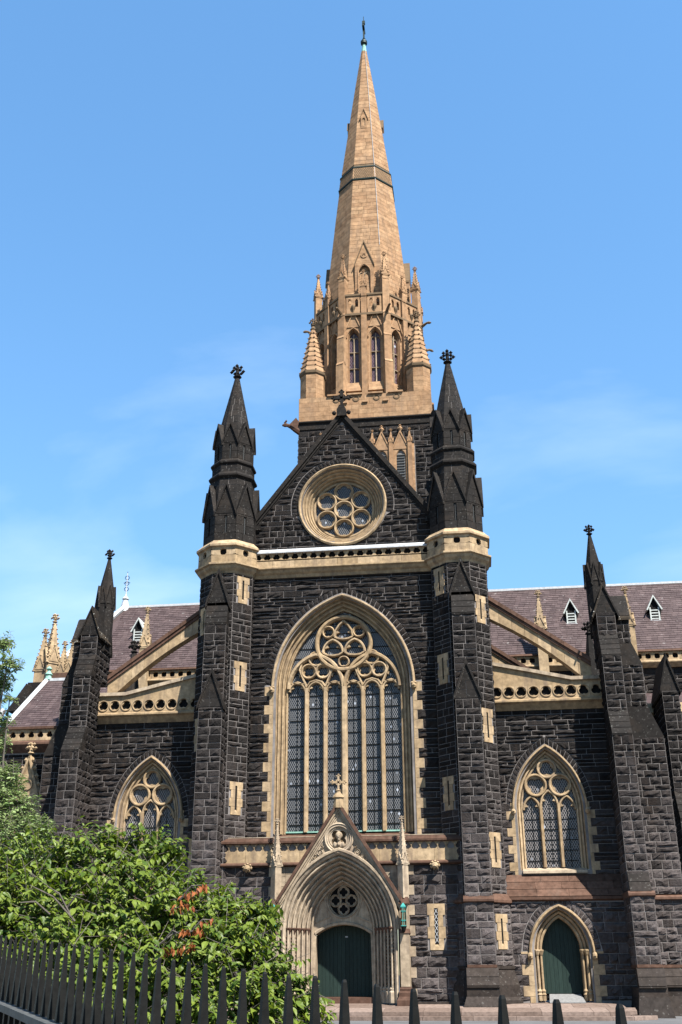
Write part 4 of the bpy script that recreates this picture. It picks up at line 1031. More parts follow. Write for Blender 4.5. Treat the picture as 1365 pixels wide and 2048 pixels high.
    # big weathering over the thicker foot of the wall, in lapped courses of slabs
    for i in range(3):
        za, zb = 6.45-.38*i, 6.45-.38*(i+1); ya, yb = .56-.28*i, .56-.28*(i+1)
        x = 8.6+.35*i*0; xs = [8.55]
        while xs[-1] < 14.85: xs.append(min(14.9, xs[-1]+r.uniform(1.3, 2.1)))
        for p, q in zip(xs[:-1], xs[1:]):
            u0, u1 = sorted((s*p, s*q)); g = .006; mb = MB()
            mb.hexa([(u0+g, yb-.03, zb), (u1-g, yb-.03, zb), (u1-g, .9, zb), (u0+g, .9, zb), (u0+g, ya, za), (u1-g, ya, za), (u1-g, .9, za), (u0+g, .9, za)]); mb.build('weathering_slab', 'brown', W)
    mb = MB(); u0, u1 = sorted((s*8.5, s*14.9)); mb.poly(SIDE, [(-.5, 5.32), (.34, 5.28), (.34, 5.14), (.18, 5.06), (-.5, 5.06)], u0, u1); mb.build('string_course', 'brown', W)
    # lower wall with the side door
    du = s*11.38; da, dr, dz = 1.0, 1.85, 2.62
    def dh(z, dd): return arch_half(da, dr, dz, dd, z)
    def lo_iv(z):
        h = dh(z, 1.02) if z > dz else da+(1.1 if int(z/.5) % 2 else .78)
        iv = minus([(X0, X1)], [(11.38-h, 11.38+h)]) if h else [(X0, X1)]
        return sx(iv)
    mb = MB(); strips(mb, FL, lambda z: sx(minus([(X0, X1)], [(11.38-h, 11.38+h)])) if (h := dh(z, .4)) else sx([(X0, X1)]), 0., 5.1, .12); mb.build('wall_face', 'mortar', W)
    cl = []
    for k in range(11):
        p, q = max(.5*k, .3), min(.5*(k+1), 5.05)
        if q-p > .1: cl += r.choice([[(p, q)], [(p, p+(q-p)*.45), (p+(q-p)*.45, q)], [(p, q)]])
    masonry(st, FL, lo_iv, cl, r, (.55, 1.3), bulge=.12)
    D = empty('side_doorway', parent=CATH)
    for k in range(6):
        p, q = max(.5*k, .2), min(.5*(k+1), dz)
        if q-p < .1: continue
        for sg in (-1, 1):
            wq = 1.1 if int((p+.1)/.5) % 2 else .78
            u0, u1 = sorted((du+sg*(da+.5), du+sg*(da+wq))); mb = MB(); mb.fbox(FL, u0+.005, u1-.005, p+.007, q-.007, -.05, .04); mb.build('quoin', 'sand', D)
    for sg in (-1, 1): rock_ring(W, FL, arch_ring_pt(da, dr, dz, du, sg), 13, .02, 1., .66, 1.0, bulge=.07)
    mb = MB(); arch_band(mb, FL, da, dr, dz, .25, [(0, -1.1), (0, -.42), (.06, -.36), (.12, -.38), (.15, -.46), (.19, -.3), (.26, -.24), (.30, -.28), (.33, -.36), (.38, -.14), (.46, -.08), (.50, -.1), (.53, .03), (.58, .03)], 12, du); mb.build('arch_moulding', 'sand', D)
    mb = MB(); arch_band(mb, FL, da, dr, dz-.1, dz-.1, [(.54, 0), (.54, .12), (.6, .18), (.67, .16), (.71, .0)], 12, du, False); mb.build('hood_mould', 'sand', D)
    for sg in (-1, 1):
        mb = MB(); mb.ball((du+sg*(da+.64), -.32, dz-.22), .15, (1, .9, 1.25)); mb.lump((du+sg*(da+.64), -.47, dz-.22), .07); mb.build('carved_stop', 'sand', D)
        for (o, w) in ((.07, -.33), (.27, -.2)):
            mb = MB(); x, y = du+sg*(da+o), -.15-w-.06
            mb.lathe((x, y), [(.12, .3), (.12, .55), (.15, .58), (.1, .66), (.13, .75), (.07, .85), (.065, dz-.2), (.09, dz-.16), (.14, dz-.02), (.16, dz+.02), (.16, dz+.08), (.08, dz+.1)], 8); mb.build('colonnette', 'sand', D)
    fdoor = yplane(.8)
    for i in range(10):
        xa, xb = du-1.04+2.08*i/10+.005, du-1.04+2.08*(i+1)/10-.005
        def tp(x): 
            xx = abs(x-du); q = (dr+.06)**2-(xx-(da-dr))**2; return dz+math.sqrt(max(q, 0)) if q > 0 else dz
        mb = MB(); mb.poly(fdoor, [(xa, .62), (xb, .62), (xb, tp(xb)), (xa, tp(xa))], -.05, 0); mb.build('plank', 'door', D)
    mb = MB(); mb.fbox(fdoor, du-1.1, du+1.1, .3, 4.3, -.1, -.052); mb.build('door_backing', 'void', D)
    mb = MB(); mb.hexa([(du-.85, -.75, .2), (du+.95, -.75, .2), (du+.85, .8, .2), (du-.75, .8, .2), (du-.85, -.75, .24), (du+.95, -.75, .24), (du+.85, .75, .6), (du-.75, .75, .6)]); mb.build('door_ramp', 'ramp', D)
    # parapet
    P = empty('aisle_parapet', parent=CATH); u0, u1 = sorted((s*8.55, s*14.9))
    mb = MB(); mb.poly(SIDE, [(-.7, 15.98), (-.28, 15.98), (-.12, 15.9), (-.12, 15.8), (-.3, 15.7), (-.42, 15.55), (-.55, 15.38), (-.7, 15.38)], u0, u1); mb.build('cornice', 'sand', P)
    n = 9; pt = (u1-u0)/n; fq = yplane(.34)
    for i in range(n):
        c = u0+pt*(i+.5); mb = MB(); foil_plate(mb, fq, c, 16.42, .29, 3, PI/2, (pt/2-.003, .34), -.16, 0, 30, .40)
        ring_band(mb, fq, c, 16.42, [(.335, 0), (.335, .05), (.295, .05), (.295, 0)], 20); mb.build('pierced_panel', 'sand', P)
    mb = MB(); mb.box(u0, u1, .34, .7, 15.98, 16.08); mb.build('parapet_stone', 'sand', P)
    mb = MB(); mb.box(u0, u1, .5, .55, 16.0, 16.9); mb.build('panel_backing', 'void', P)
    def rk(x): return 17.95+(16.85-17.95)*(abs(x)-9.0)/5.0 if abs(x) < 13.2 else 17.0
    xs = [8.55, 11., 13.2, 14.9]
    for p, q in zip(xs[:-1], xs[1:]):
        pts = [(s*p, 16.76), (s*q, 16.76), (s*q, rk(q)), (s*p, rk(p))]
        mb = MB(); mb.poly(fq, pts, -.5, 0.); mb.build('parapet_stone', 'sand', P)
        pts = [(s*p, rk(p)), (s*q, rk(q)), (s*q, rk(q)+.2), (s*p, rk(p)+.2)]
        mb = MB(); mb.poly(fq, pts, -.6, .16); mb.build('coping', 'pale', P)
    # flying buttress
    def flyer(y0, y1, dzz, x0, x1, parent_name='flying_buttress'):
        Fl = empty(parent_name, parent=CATH); ff = yplane(y0)
        n = 8
        def topz(t): return 22.35-4.15*t+dzz
        def botz(t): return 21.0-4.2*t+dzz + .35*math.sin(PI*t)-.12*t
        for i in range(n):
            t0, t1 = i/n, (i+1)/n; xa, xb = s*(x0+(x1-x0)*t0), s*(x0+(x1-x0)*t1)
            mb = MB(); e = .006*s
            mb.poly(ff, [(xa+e, botz(t0)), (xb-e, botz(t1)), (xb-e, topz(t1)-.42), (xa+e, topz(t0)-.42)], y0-y1, 0); mb.build('arch_stone', 'sand', Fl)
            mb = MB(); mb.poly(ff, [(xa+e, topz(t0)-.42), (xb-e, topz(t1)-.42), (xb-e, topz(t1)-.2), (xa+e, topz(t0)-.2)], y0-y1-.05, .10); mb.poly(ff, [(xa+e, topz(t0)-.2), (xb-e, topz(t1)-.2), (xb-e, topz(t1)+.06), (xa+e, topz(t0)+.06)], y0-y1-.1, .18); mb.build('flyer_coping', 'brown', Fl)
    flyer(.35, 1.0, 0, 8.6, 14.4)
    flyer(6.2, 6.9, -1.2, 8.6, 14.4)
for s in (-1, 1): wing(s)
# ---------------------------------------------------------------- corner piers
def pier(s):
    P = empty('corner_pier', parent=CATH); r = random.Random(90+s); st = wall_stones(P)
    P['label'] = 'corner pier with spirelet at the ' + ('left' if s < 0 else 'right') + ' end of the front'
    def blk(x0, x1, yf, yb, z0, z1, faces='flr', bul=.085):
        a, b = sorted((s*x0, s*x1)); mb = MB(); mb.box(a, b, yf, yb, z0, z1); mb.build('pier_core', 'mortar', P)
        cs = courses(z0, z1, r, (.3, .36, .42, .46))
        if 'f' in faces: masonry(st, Fr((0, yf, 0)), lambda z: [(a, b)], cs, r, (.5, 1.0), bulge=bul)
        for sd in (-1, 1):
            fr = Fr((b if sd > 0 else a, yf, 0), (0, sd, 0), (sd, 0, 0)); d = yb-yf
            masonry(st, fr, (lambda z: [(0, d)]) if sd > 0 else (lambda z: [(-d, 0)]), cs, r, (.45, .95), bulge=bul)
    # front buttress, stepping out downwards
    xa, xb = 14.85, 15.88
    blk(xa, xb, -.9, 1.6, 17.9, 20.6); blk(xa, xb, -1.45, .3, 13.3, 17.95); blk(xa-.02, xb+.02, -2.25, .3, 5.4, 13.35); blk(xa-.05, xb+.08, -2.6, .3, 1.9, 5.2)
    u0, u1 = sorted((s*xa, s*xb))
    weathering(P, Fr((0, -.9, 0)), u0, u1, 19.3, 0, 17.95, .56, 4); weathering(P, Fr((0, -1.45, 0)), u0, u1, 14.8, 0, 13.35, .82, 4, 'dark'); weathering(P, Fr((0, -2.25, 0)), u0, u1, 6.3, 0, 5.35, .36, 2)
    # outward buttress
    blk(15.88, 16.78, .3, 1.7, 19.0, 20.7, 'flr'); blk(15.88, 17.25, .3, 1.7, 15.3, 17.8); blk(15.88, 17.95, .3, 1.7, 5.4, 13.6); blk(15.9, 18.1, .1, 1.7, 1.9, 5.2)
    f3 = yplane(.3)
    for (xi, zi, xo, zo, zl) in ((16.78, 19.1, 17.27, 17.8, 17.75), (17.25, 15.4, 17.97, 13.6, 13.55)):
        pts = [(s*15.88, zl), (s*xo, zl), (s*xo, zo), (s*xi, zi), (s*15.88, zi)]
        mb = MB(); mb.poly(f3, pts, -1.4, .02); mb.build('weathering_slab', 'dark', P)
    # string course and plinth
    mb = MB(); a, b = sorted((s*14.75, s*18.2)); mb.poly(SIDE, [(-1.7, 5.32), (-.2, 5.32), (.08, 5.2), (.08, 5.1), (-.1, 5.02), (-1.7, 5.02)], a, b); mb.build('string_course', 'brown', P)
    mb = MB(); a, b = sorted((s*14.72, s*16.04)); mb.poly(SIDE, [(.0, 5.40), (2.6, 5.36), (2.74, 5.24), (2.74, 5.14), (2.6, 5.06), (0, 5.06)], a, b); mb.build('string_course', 'brown', P)
    for (a, b, yf) in ((14.78, 16.0, -2.6), (16.0, 18.2, .1)):
        u0, u1 = sorted((s*a, s*b)); ff = Fr((0, yf, 0))
        mb = MB(); mb.box(u0, u1, yf-.06, 1.7, 1.82, 1.96); mb.build('plinth_roll', 'brown', P)
        weathering(P, ff, u0-.03, u1+.03, 1.82, .02, 1.0, .3, 2)
        mb = MB(); mb.box(u0-.08, u1+.08, yf-.22, 1.7, .5, .93); mb.build('plinth_block', 'dark', P)
        mb = MB(); mb.hexa([(u0-.25, yf-.55, -.42), (u1+.25, yf-.55, -.42), (u1+.25, 1.7, -.42), (u0-.25, 1.7, -.42), (u0-.1, yf-.25, .5), (u1+.1, yf-.25, .5), (u1+.1, 1.7, .5), (u0-.1, 1.7, .5)]); mb.build('plinth_block', 'dark', P)
    # gabled head: ridge running back, side gables, lichened slabs
    fz = Fr((s*15.36, -.9, 0)); gablet(P, fz, 0, .60, 20.55, 22.15, -1.9, 0., cop=.09, ov=.08)
    for sd in (-1, 1):
        mb = MB(); x = s*15.36
        mb.add([(x+sd*.78, -1.0, 20.35), (x+sd*.78, .9, 20.35), (x, .9, 22.32), (x, -1.0, 22.32), (x+sd*.72, -1.0, 20.25), (x+sd*.72, .9, 20.25), (x, .9, 22.18), (x, -1.0, 22.18)], [(0, 1, 2, 3), (4, 7, 6, 5), (0, 3, 7, 4), (0, 4, 5, 1)])
        mb.build('gable_slab', 'lich' if sd*s < 0 else 'dark', P)
    fo = Fr((s*16.78, 1.0, 0), (0, s, 0), (s, 0, 0)); gablet(P, fo, 0, .72, 20.65, 22.0, -1.5, 0., cop=.09, ov=.08)
    mb = MB()
    for sd in (-1, 1):
        mb.add([(s*15.4, 1+sd*.84, 20.55), (s*16.9, 1+sd*.84, 20.55), (s*16.9, 1, 22.15), (s*15.4, 1, 22.15)], [(0, 1, 2, 3)])
    mb.add([(s*15.4, .16, 20.55), (s*16.9, .16, 20.55), (s*16.9, .16, 20.42), (s*15.4, .16, 20.42)], [(0, 1, 2, 3)])
    mb.build('gable_slab', 'lich', P)
    fi = Fr((s*14.75, .75, 0), (0, -s, 0), (-s, 0, 0)); gablet(P, fi, 0, .75, 19.9, 22.0, -.5, 0., cop=.08, ov=.06)
    # octagonal pinnacle
    c = (s*15.15, .75); mb = MB(); oct_prof(mb, c, [(.52, 20.5), (.52, 22.95), (.50, 23.0), (.44, 23.9), (.06, 26.2)]); mb.build('pinnacle', 'dark', P)
    for k in range(8): gablet(P, face_fr(c, .52, k), 0, .21, 22.95, 23.95, -.25, .03, cop=.045, ov=.05)
    mb = MB(); finial(mb, c[0], c[1], 26.1, .26); mb.build('finial', 'dark', P)
    c = (s*15.3, 7.5); mb = MB(); oct_prof(mb, c, [(.5, 12), (.5, 19.0), (.14, 21.9)]); mb.build('pinnacle', 'dark', P)
    mb = MB(); finial(mb, c[0], c[1], 21.8, .36); mb.build('finial', 'dark', P)
for s in (-1, 1): pier(s)
# ---------------------------------------------------------------- crossing tower
TCX, TCY, TH = .1, 20.5, 5.45
CT = empty('crossing_tower', parent=CATH); r5 = random.Random(55)
def sq_fr(k, h=TH):
    a = -PI/2 + k*PI/2; n = V((math.cos(a), math.sin(a), 0)); return Fr((TCX+n.x*h, TCY+n.y*h, 0), (-n.y, n.x, 0), n)
def at8(ap, k): return face_fr((TCX, TCY), ap, k)
mb = MB(); mb.box(TCX-TH, TCX+TH, TCY-TH, TCY+TH, 15, 42.3); mb.build('tower_core', 'mortar', CT)
st = wall_stones(CT)
lanc = [(-2.85, .42), (-1.35, .42), (1.35, .42), (2.85, .42)]
for k in (-1, 0, 1):
    fr = sq_fr(k)
    hole = lambda z: [(-4.0, -.45), (.45, 4.0)] if 36 < z < 40.3 else []
    masonry(st, fr, lambda z: minus([(-TH, TH)], hole(z)), courses(26, 36, r5, (.36, .42, .46)) + courses(36, 40.3, r5, (.36, .42, .46)) + courses(40.3, 42.2, r5, (.36, .42, .46)), r5, (.6, 1.3), bulge=.1)
    for s in (-1, 1):
        L = empty('louvred_opening', parent=CT) if False else CT
        mb = MB()
        def iv(z, s=s):
            out = [tuple(sorted((s*.5, s*3.95)))]
            for cu, a in lanc:
                if cu*s > 0:
                    h = arch_half(a, a*2., 39.3, 0, z)
                    if h and z > 36.5: out = minus(out, [(cu-h, cu+h)])
            return out
        strips(mb, fr, iv, 36, 40.45, .12, .12); mb.build('lancet_surround', 'spire', CT)
        for cu, a in lanc:
            if cu*s < 0: continue
            mb = MB(); arch_band(mb, fr, a, a*2., 39.3, 36.5, [(0, .12), (-.06, .05), (-.1, -.05), (-.1, -.25)], 8, cu); mb.build('lancet_moulding', 'spire', CT)
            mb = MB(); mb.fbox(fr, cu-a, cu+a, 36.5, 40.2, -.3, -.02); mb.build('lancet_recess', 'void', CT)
            for i in range(13):
                z = 36.6+i*.24
                mb = MB(); mb.hexa([fr(cu-a+.1, z, .08), fr(cu+a-.1, z, .08), fr(cu+a-.1, z+.1, -.02), fr(cu-a+.1, z+.1, -.02), fr(cu-a+.1, z+.04, .08), fr(cu+a-.1, z+.04, .08), fr(cu+a-.1, z+.14, -.02), fr(cu-a+.1, z+.14, -.02)]); mb.build('louvre', 'rail', CT)
            gablet(CT, fr, cu, .62, 40.0, 41.5, .02, .16, 'spire', .09, .06)
            mb = MB(); mb.lump(fr(cu, 41.85, .15), .22, (1, 1, 1.5)); mb.lump(fr(cu, 42.1, .15), .15); mb.build('gablet_finial', 'spire', CT)
        for u in (.6, 2.1, 3.6):
            q = fr(s*u, 0, .12); pinnacle(CT, q.x, q.y, 36.0, 40.6, 41.9, .17, 'spire', 0, croc=2)
# cornice, corner gargoyles
mb = MB(); S4 = math.sqrt(2)
mb.lathe((TCX, TCY), [((TH)*S4, 42.2), ((TH+.1)*S4, 42.3), ((TH+.12)*S4, 42.75), ((TH+.26)*S4, 42.9), ((TH+.26)*S4, 43.0), ((TH+.0)*S4, 43.14)], 4, PI/4, False); mb.build('cornice', 'dark', CT)
for sx, sy in ((-1, -1), (1, -1)):
    mb = MB(); dx, dy = sx*.85, sy*.5
    p = V((TCX+sx*TH, TCY+sy*TH, 42.3)); n = V((dx, dy, 0)).normalized(); pts = [(0, -.1, .28), (.4, .1, .27), (.75, .25, .19), (1.0, .3, .15), (1.2, .3, .2), (1.42, .22, .08)]
    rows = []
    for d, h, rr in pts:
        c = p+n*d+V((0, 0, h)); sd = V((-n.y, n.x, 0)); rows.append([c+sd*rr*math.cos(t)*.8+V((0, 0, 1))*rr*math.sin(t) for t in [2*PI*i/7 for i in range(7)]])
    mb.grid(rows, True)
    for sg in (-1, 1):                               # folded wings and ears
        sd = V((-n.y, n.x, 0))*sg
        mb.add([p+n*.2+sd*.2, p+n*.9+sd*.25+V((0, 0, .3)), p+n*.4+sd*.4+V((0, 0, .95)), p+n*.1+sd*.3+V((0, 0, .7))], [(0, 1, 2, 3)])
        mb.lump(p+n*1.15+sd*.14+V((0, 0, .58)), .1, (1, 1, 1.5))
    mb.build('gargoyle', 'dark' if sx > 0 else 'brown', CT)
# sandstone base storey
base = MB(); core = MB()
core.box(TCX-TH+.05, TCX+TH-.05, TCY-TH+.05, TCY+TH-.05, 43.0, 45.3); 
for k in (-1, 0, 1): ashlar(base, sq_fr(k, TH-.05), lambda z: [(-TH, TH)], even(43.1, 45.3, .44), r5, (.8, 1.3), .014, 0, .06)
for k in (-1, 0, 1):
    fr = sq_fr(k)
    for u in (-2.45, -.8, .9, 2.55):
        mb = MB(); w = .62
        mb.hexa([fr(u-w, 45.3, .16), fr(u+w, 45.3, .16), fr(u+w, 45.3, -.9), fr(u-w, 45.3, -.9), fr(u-w, 45.44, .16), fr(u+w, 45.44, .16), fr(u+w, 45.75, -.9), fr(u-w, 45.75, -.9)]); mb.build('weathering_slab', 'spire', CT)
        mb = MB(); ring_band(mb, fr, u+.1, 44.95, [(.27, .005), (.27, .05), (.22, .06), (.18, .02)], 18); foil_plate(mb, fr, u+.1, 44.95, .16, 5, PI/2, .2, .0, .03); mb.build('rosette', 'joint', CT)
    for u in (-1.65, .05, 1.75): mb = MB(); mb.fbox(fr, u-.22, u+.22, 44.55, 44.72, 0, .14); mb.build('set_off', 'spire', CT)
# corner turrets with stepped, crocketed caps
for sx in (-1, 1):
    for sy in (-1, 1):
        c = (TCX+sx*(TH-.98), TCY+sy*(TH-.98)); A = .98
        oct_prof(core, c, [(A-.06, 43), (A-.06, 47.7)], False)
        for k in range(8): ashlar(base, face_fr(c, A-.06, k), lambda z: [(-A*T8, A*T8)], even(43.1 if sy < 0 else 45, 47.65, .46), r5, (.5, .9), .014, 0, .06)
        CTu = MB(); oct_prof(CTu, c, [(A, 47.62), (A+.1, 47.75), (A+.13, 47.95), (A+.02, 48.05)], False); CTu.build('turret_moulding', 'joint', CT)
        for i in range(9):
            t0, t1 = i/9, (i+1)/9; a0 = (A+.02)*(1-t0)+.16*t0; a1 = (A+.02)*(1-t1)+.16*t1; z0, z1 = 48.02+4.6*t0, 48.02+4.6*t1
            m = MB(); oct_prof(m, c, [(a0+.03, z0), (a0+.03, z0+.08), (a1-.01, z1)], False)
            for q in range(8):
                if i % 1 == 0:
                    an = -PI/2+PI/8+q*PI/4; rr = (a0+.04)*S8
                    m.lump((c[0]+rr*math.cos(an), c[1]+rr*math.sin(an), z0+.06), .085)
            m.build('cap_course', 'spire', CT)
        m = MB(); m.lathe(c, [(.2, 52.55), (.26, 52.65), (.16, 52.8), (.13, 53.1)], 8); finial(m, c[0], c[1], 53.0, .3); m.build('cap_finial', 'joint', CT)
        # small flyer from corner turret to the lantern
        mb = MB(); d = V((-sx, -sy, 0)).normalized(); p = V((c[0], c[1], 0))+d*.9; sd = V((-d.y, d.x, 0))*.18
        mb.hexa([p+sd+V((0, 0, 45.6)), p+d*1.6+sd+V((0, 0, 46.6)), p+d*1.6-sd+V((0, 0, 46.6)), p-sd+V((0, 0, 45.6)), p+sd+V((0, 0, 46.1)), p+d*1.6+sd+V((0, 0, 47.5)), p+d*1.6-sd+V((0, 0, 47.5)), p-sd+V((0, 0, 46.1))]); mb.build('small_flyer', 'spire', CT)
# octagonal lantern storey
LA = 4.62
oct_prof(core, (TCX, TCY), [(LA-.5, 45), (LA-.5, 53.6)], False)
for k in range(-3, 5):
    fr = at8(LA, k); hw = LA*T8
    if k in (4, 3, -3): 
        core.fbox(fr, -hw, hw, 45, 53.6, -.6, -.05); continue
    for s in (-1, 1):
        cu = s*.93; a = .55; zs, z0 = 51.4, 47.1; ar = a*2.0
        mb = MB()
        iv = lambda z: minus([tuple(sorted((s*.2, s*(hw-.0))))], [(cu-h, cu+h)] if (h := arch_half(a, ar, zs, 0, z)) and z > 46.9 else [])
        strips(mb, fr, iv, 45.2, 53.6, .15); mb.build('lantern_wall', 'spire', CT)
        mb = MB(); arch_band(mb, fr, a, ar, zs, 46.9, [(.0, 0), (-.06, -.04), (-.08, -.16), (-.13, -.14), (-.16, -.3), (-.16, -.45)], 8, cu); arch_band(mb, fr, a, ar, zs, zs, [(0, 0), (0, .1), (.08, .1), (.1, 0)], 8, cu, False); mb.build('lantern_moulding', 'spire', CT)
        g = MB(); g.fbox(fr, cu-a, cu+a, 46.9, 52.4, -.42, -.4); g.build('pane', 'purple', CT)
        mb = MB(); mb.bar(fr, [(cu, 46.9), (cu, 51.9)], .055, -.4, -.24)
        for z in (48.5, 50.1): mb.bar(fr, [(cu-a+.1, z), (cu+a-.1, z)], .05, -.4, -.26)
        for sg in (-1, 1):
            mb.bar(fr, arch_pts(.19, .32, zs-.1, zs-.1, 0, 4, cu+sg*.21, False), .035, -.4, -.28)
        mb.build('window_tracery', 'pale', CT)
        mb = MB()
        for i in range(3): mb.hexa([fr(cu-.62-.02*i, 46.95-.3*(i+1), .05+.1*i), fr(cu+.62+.02*i, 46.95-.3*(i+1), .05+.1*i), fr(cu+.62, 46.95-.3*(i+1), -.3), fr(cu-.62, 46.95-.3*(i+1), -.3), fr(cu-.62, 46.98-.3*i, -.02+.1*i), fr(cu+.62, 46.98-.3*i, -.02+.1*i), fr(cu+.62, 46.98-.3*i, -.3), fr(cu-.62, 46.98-.3*i, -.3)])
        mb.build('window_sill', 'spire', CT)
        gablet(CT, fr, cu, .72, 52.0, 53.85, .0, .06, 'spire', .08, .09, face=False)
        mb = MB(); strips(mb, fr, lambda z: [(cu-q, cu+q)] if (q := .72*(53.85-z)/1.85) > 0 and z > 52.4 else [], 52.45, 53.85, .2, .07); mb.build('gablet_face', 'spire', CT)
        mb = MB(); mb.lathe((fr(cu, 0, .1).x, fr(cu, 0, .1).y), [(.07, 53.9), (.09, 54.1), (.2, 54.35), (.22, 54.5), (.12, 54.7), (.03, 54.75)], 6); mb.build('gablet_finial', 'joint', CT)
        # pierced parapet
        mb = MB()
        for q in (-.3, .3):
            uu = cu+q
            sh = [(uu-.3, 53.75), (uu+.3, 53.75), (uu+.3, 55.7), (uu-.3, 55.7)]
            h0, h1 = (uu-.14, uu+.14), (54.5, 55.35)
            for (p0, p1, q0, q1) in ((uu-.3, uu+.3, 53.75, 54.5), (uu-.3, h0[0], 54.5, 55.35), (h0[1], uu+.3, 54.5, 55.35), (uu-.3, uu+.3, 55.35, 55.62)): mb.fbox(fr, p0, p1, q0, q1, -.12, .1)
            mb.poly(fr, [(uu-.14, 55.18), (uu-.14, 55.35), (uu, 55.35)], -.1, .08); mb.poly(fr, [(uu+.14, 55.35), (uu+.14, 55.18), (uu, 55.35)], -.1, .08)
        mb.build('pierced_parapet', 'spire', CT)
        mb = MB(); mb.fbox(fr, *sorted((s*.2, s*(hw-.25))), 55.62, 55.8, -.2, .18); mb.build('coping', 'joint', CT)
    # middle buttress with its pinnacle
    mb = MB(); mb.fbox(fr, -.24, .24, 44.6, 53.5, -.2, .32); mb.fbox(fr, -.24, .24, 53.5, 55.9, -.2, .22); mb.build('lantern_buttress', 'spire', CT)
    q = fr(0, 0, .05); pinnacle(CT, q.x, q.y, 55.5, 56.5, 58.4, .22, 'spire', math.atan2(fr.u.y, fr.u.x), croc=5)
    mb = MB(); mb.fbox(fr, -hw-.1, hw+.1, 53.55, 53.75, -.2, .26); mb.build('string_course', 'joint', CT)
    # dark void behind the parapet is the lead gutter at the spire's foot
mb = MB(); oct_prof(mb, (TCX, TCY), [(LA-.1, 53.5), (3.9, 53.8)], False); mb.build('lead_gutter', 'lead', CT)
for k in range(8):
    an = -PI/2+PI/8+k*PI/4; n = V((math.cos(an), math.sin(an), 0)); R = LA*S8
    fr = Fr((TCX+n.x*R, TCY+n.y*R, 0), (-n.y, n.x, 0), n)
    mb = MB()
    for (z0, z1, w, hw) in ((44.8, 48.6, .48, .36), (48.6, 51.3, .34, .34), (51.3, 53.6, .2, .32), (53.6, 57.3, .08, .31)): mb.fbox(fr, -hw, hw, z0, z1-.0, -.5, w)
    for z, w0, w1 in ((48.6, .48, .34), (51.3, .34, .2), (53.6, .2, .08)):
        mb.hexa([fr(-.34, z, w0+.03), fr(.34, z, w0+.03), fr(.34, z, 0), fr(-.34, z, 0), fr(-.34, z+.3, w1), fr(.34, z+.3, w1), fr(.34, z+.3, 0), fr(-.34, z+.3, 0)])
    mb.build('lantern_buttress', 'spire', CT)
    q = fr(0, 0, -.22); pinnacle(CT, q.x, q.y, 57.2, 57.7, 60.35, .30, 'spire', an+PI/2, croc=7)
    mb = MB(); pts = [(.0, 53.7, .16), (.4, 53.85, .15), (.75, 54.0, .1), (1.0, 53.95, .13), (1.15, 53.9, .05)]
    mb.grid([[fr(d0*math.cos(t)*.9, z+d0*math.sin(t), w) for t in [2*PI*i/6 for i in range(6)]] for w, z, d0 in pts], True); mb.build('gargoyle', 'joint', CT)
core.build('masonry_core', 'joint', CT)
base.build('ashlar', 'spire', CT, kind='stuff')
# ---------------------------------------------------------------- spire
SP = empty('spire', parent=CATH)
prof = [(53.7, 3.98), (60.7, 3.42), (66.8, 2.87), (72.0, 2.36), (82.5, 1.12), (89.3, .27)]
def ap_at(z):
    for (z0, a0), (z1, a1) in zip(prof[:-1], prof[1:]):
        if z <= z1: return a0+(a1-a0)*(z-z0)/(z1-z0)
    return prof[-1][1]
mb = MB(); oct_prof(mb, (TCX, TCY), [(a-.025, z) for z, a in prof], False); mb.build('spire_core', 'joint', SP)
blk = MB(); z = 54.0
while z < 89.2:
    h = .46 if z < 72 else .5
    h = min(h, 89.3-z); za, zb = z, z+h; aa, ab = ap_at(za), ap_at(zb); g = .012
    if not (70.3 < z < 71.95):
        for k in range(8):
            fr = at8(0, k); w = aa*T8*2; n = max(1, int(round(w/r5.uniform(.75, 1.15)))); off = r5.uniform(-.3, .3)
            xs = [-1.]+[-1+2*(i+off)/n for i in range(1, n)]+[1.]
            for l0, l1 in zip(xs[:-1], xs[1:]):
                e0, e1 = (g if l0 > -1 else .0), (g if l1 < 1 else .0)
                pr = r5.uniform(0, .012)
                blk.add([fr(aa*T8*l0+e0, za+g, aa+pr), fr(aa*T8*l1-e1, za+g, aa+pr), fr(ab*T8*l1-e1, zb-g, ab+pr), fr(ab*T8*l0+e0, zb-g, ab+pr)], [(0, 1, 2, 3)])
    z += h
blk.build('ashlar', 'spire', SP, kind='stuff')
# lattice band
a0, a1 = ap_at(70.45)+.05, ap_at(71.95)+.05
mb = MB(); oct_prof(mb, (TCX, TCY), [(ap_at(70.3), 70.3), (a0+.05, 70.35), (a0+.07, 70.48), (a0, 70.5)], False); oct_prof(mb, (TCX, TCY), [(a1, 71.9), (a1+.07, 71.92), (a1+.05, 72.04), (ap_at(72.2), 72.15)], False); mb.build('band_moulding', 'bronze', SP)
mb = MB(); oct_prof(mb, (TCX, TCY), [(a0, 70.4), (a1, 72)], False); mb.build('band_face', 'spire', SP)
lat = MB()
for k in range(-3, 4):
    fr = at8(0, k); n = 12
    for i in range(-4, n+4):
        for sg in (-1, 1):
            pts = []
            for t in (0, .25, .5, .75, 1.):
                x = (i+.5)/n*2-1 + sg*(t-.5)*.62; a = a0+(a1-a0)*t
                if -1 <= x <= 1: pts.append((x*a*T8, 70.5+1.4*t, a))
            if len(pts) > 1:
                p, q = pts[0], pts[-1]; b = .025
                lat.add([fr(p[0]-b, p[1], p[2]+.03), fr(p[0]+b, p[1], p[2]+.03), fr(q[0]+b, q[1], q[2]+.03), fr(q[0]-b, q[1], q[2]+.03)], [(0, 1, 2, 3)])
lat.build('band_lattice', 'joint', SP, kind='stuff')
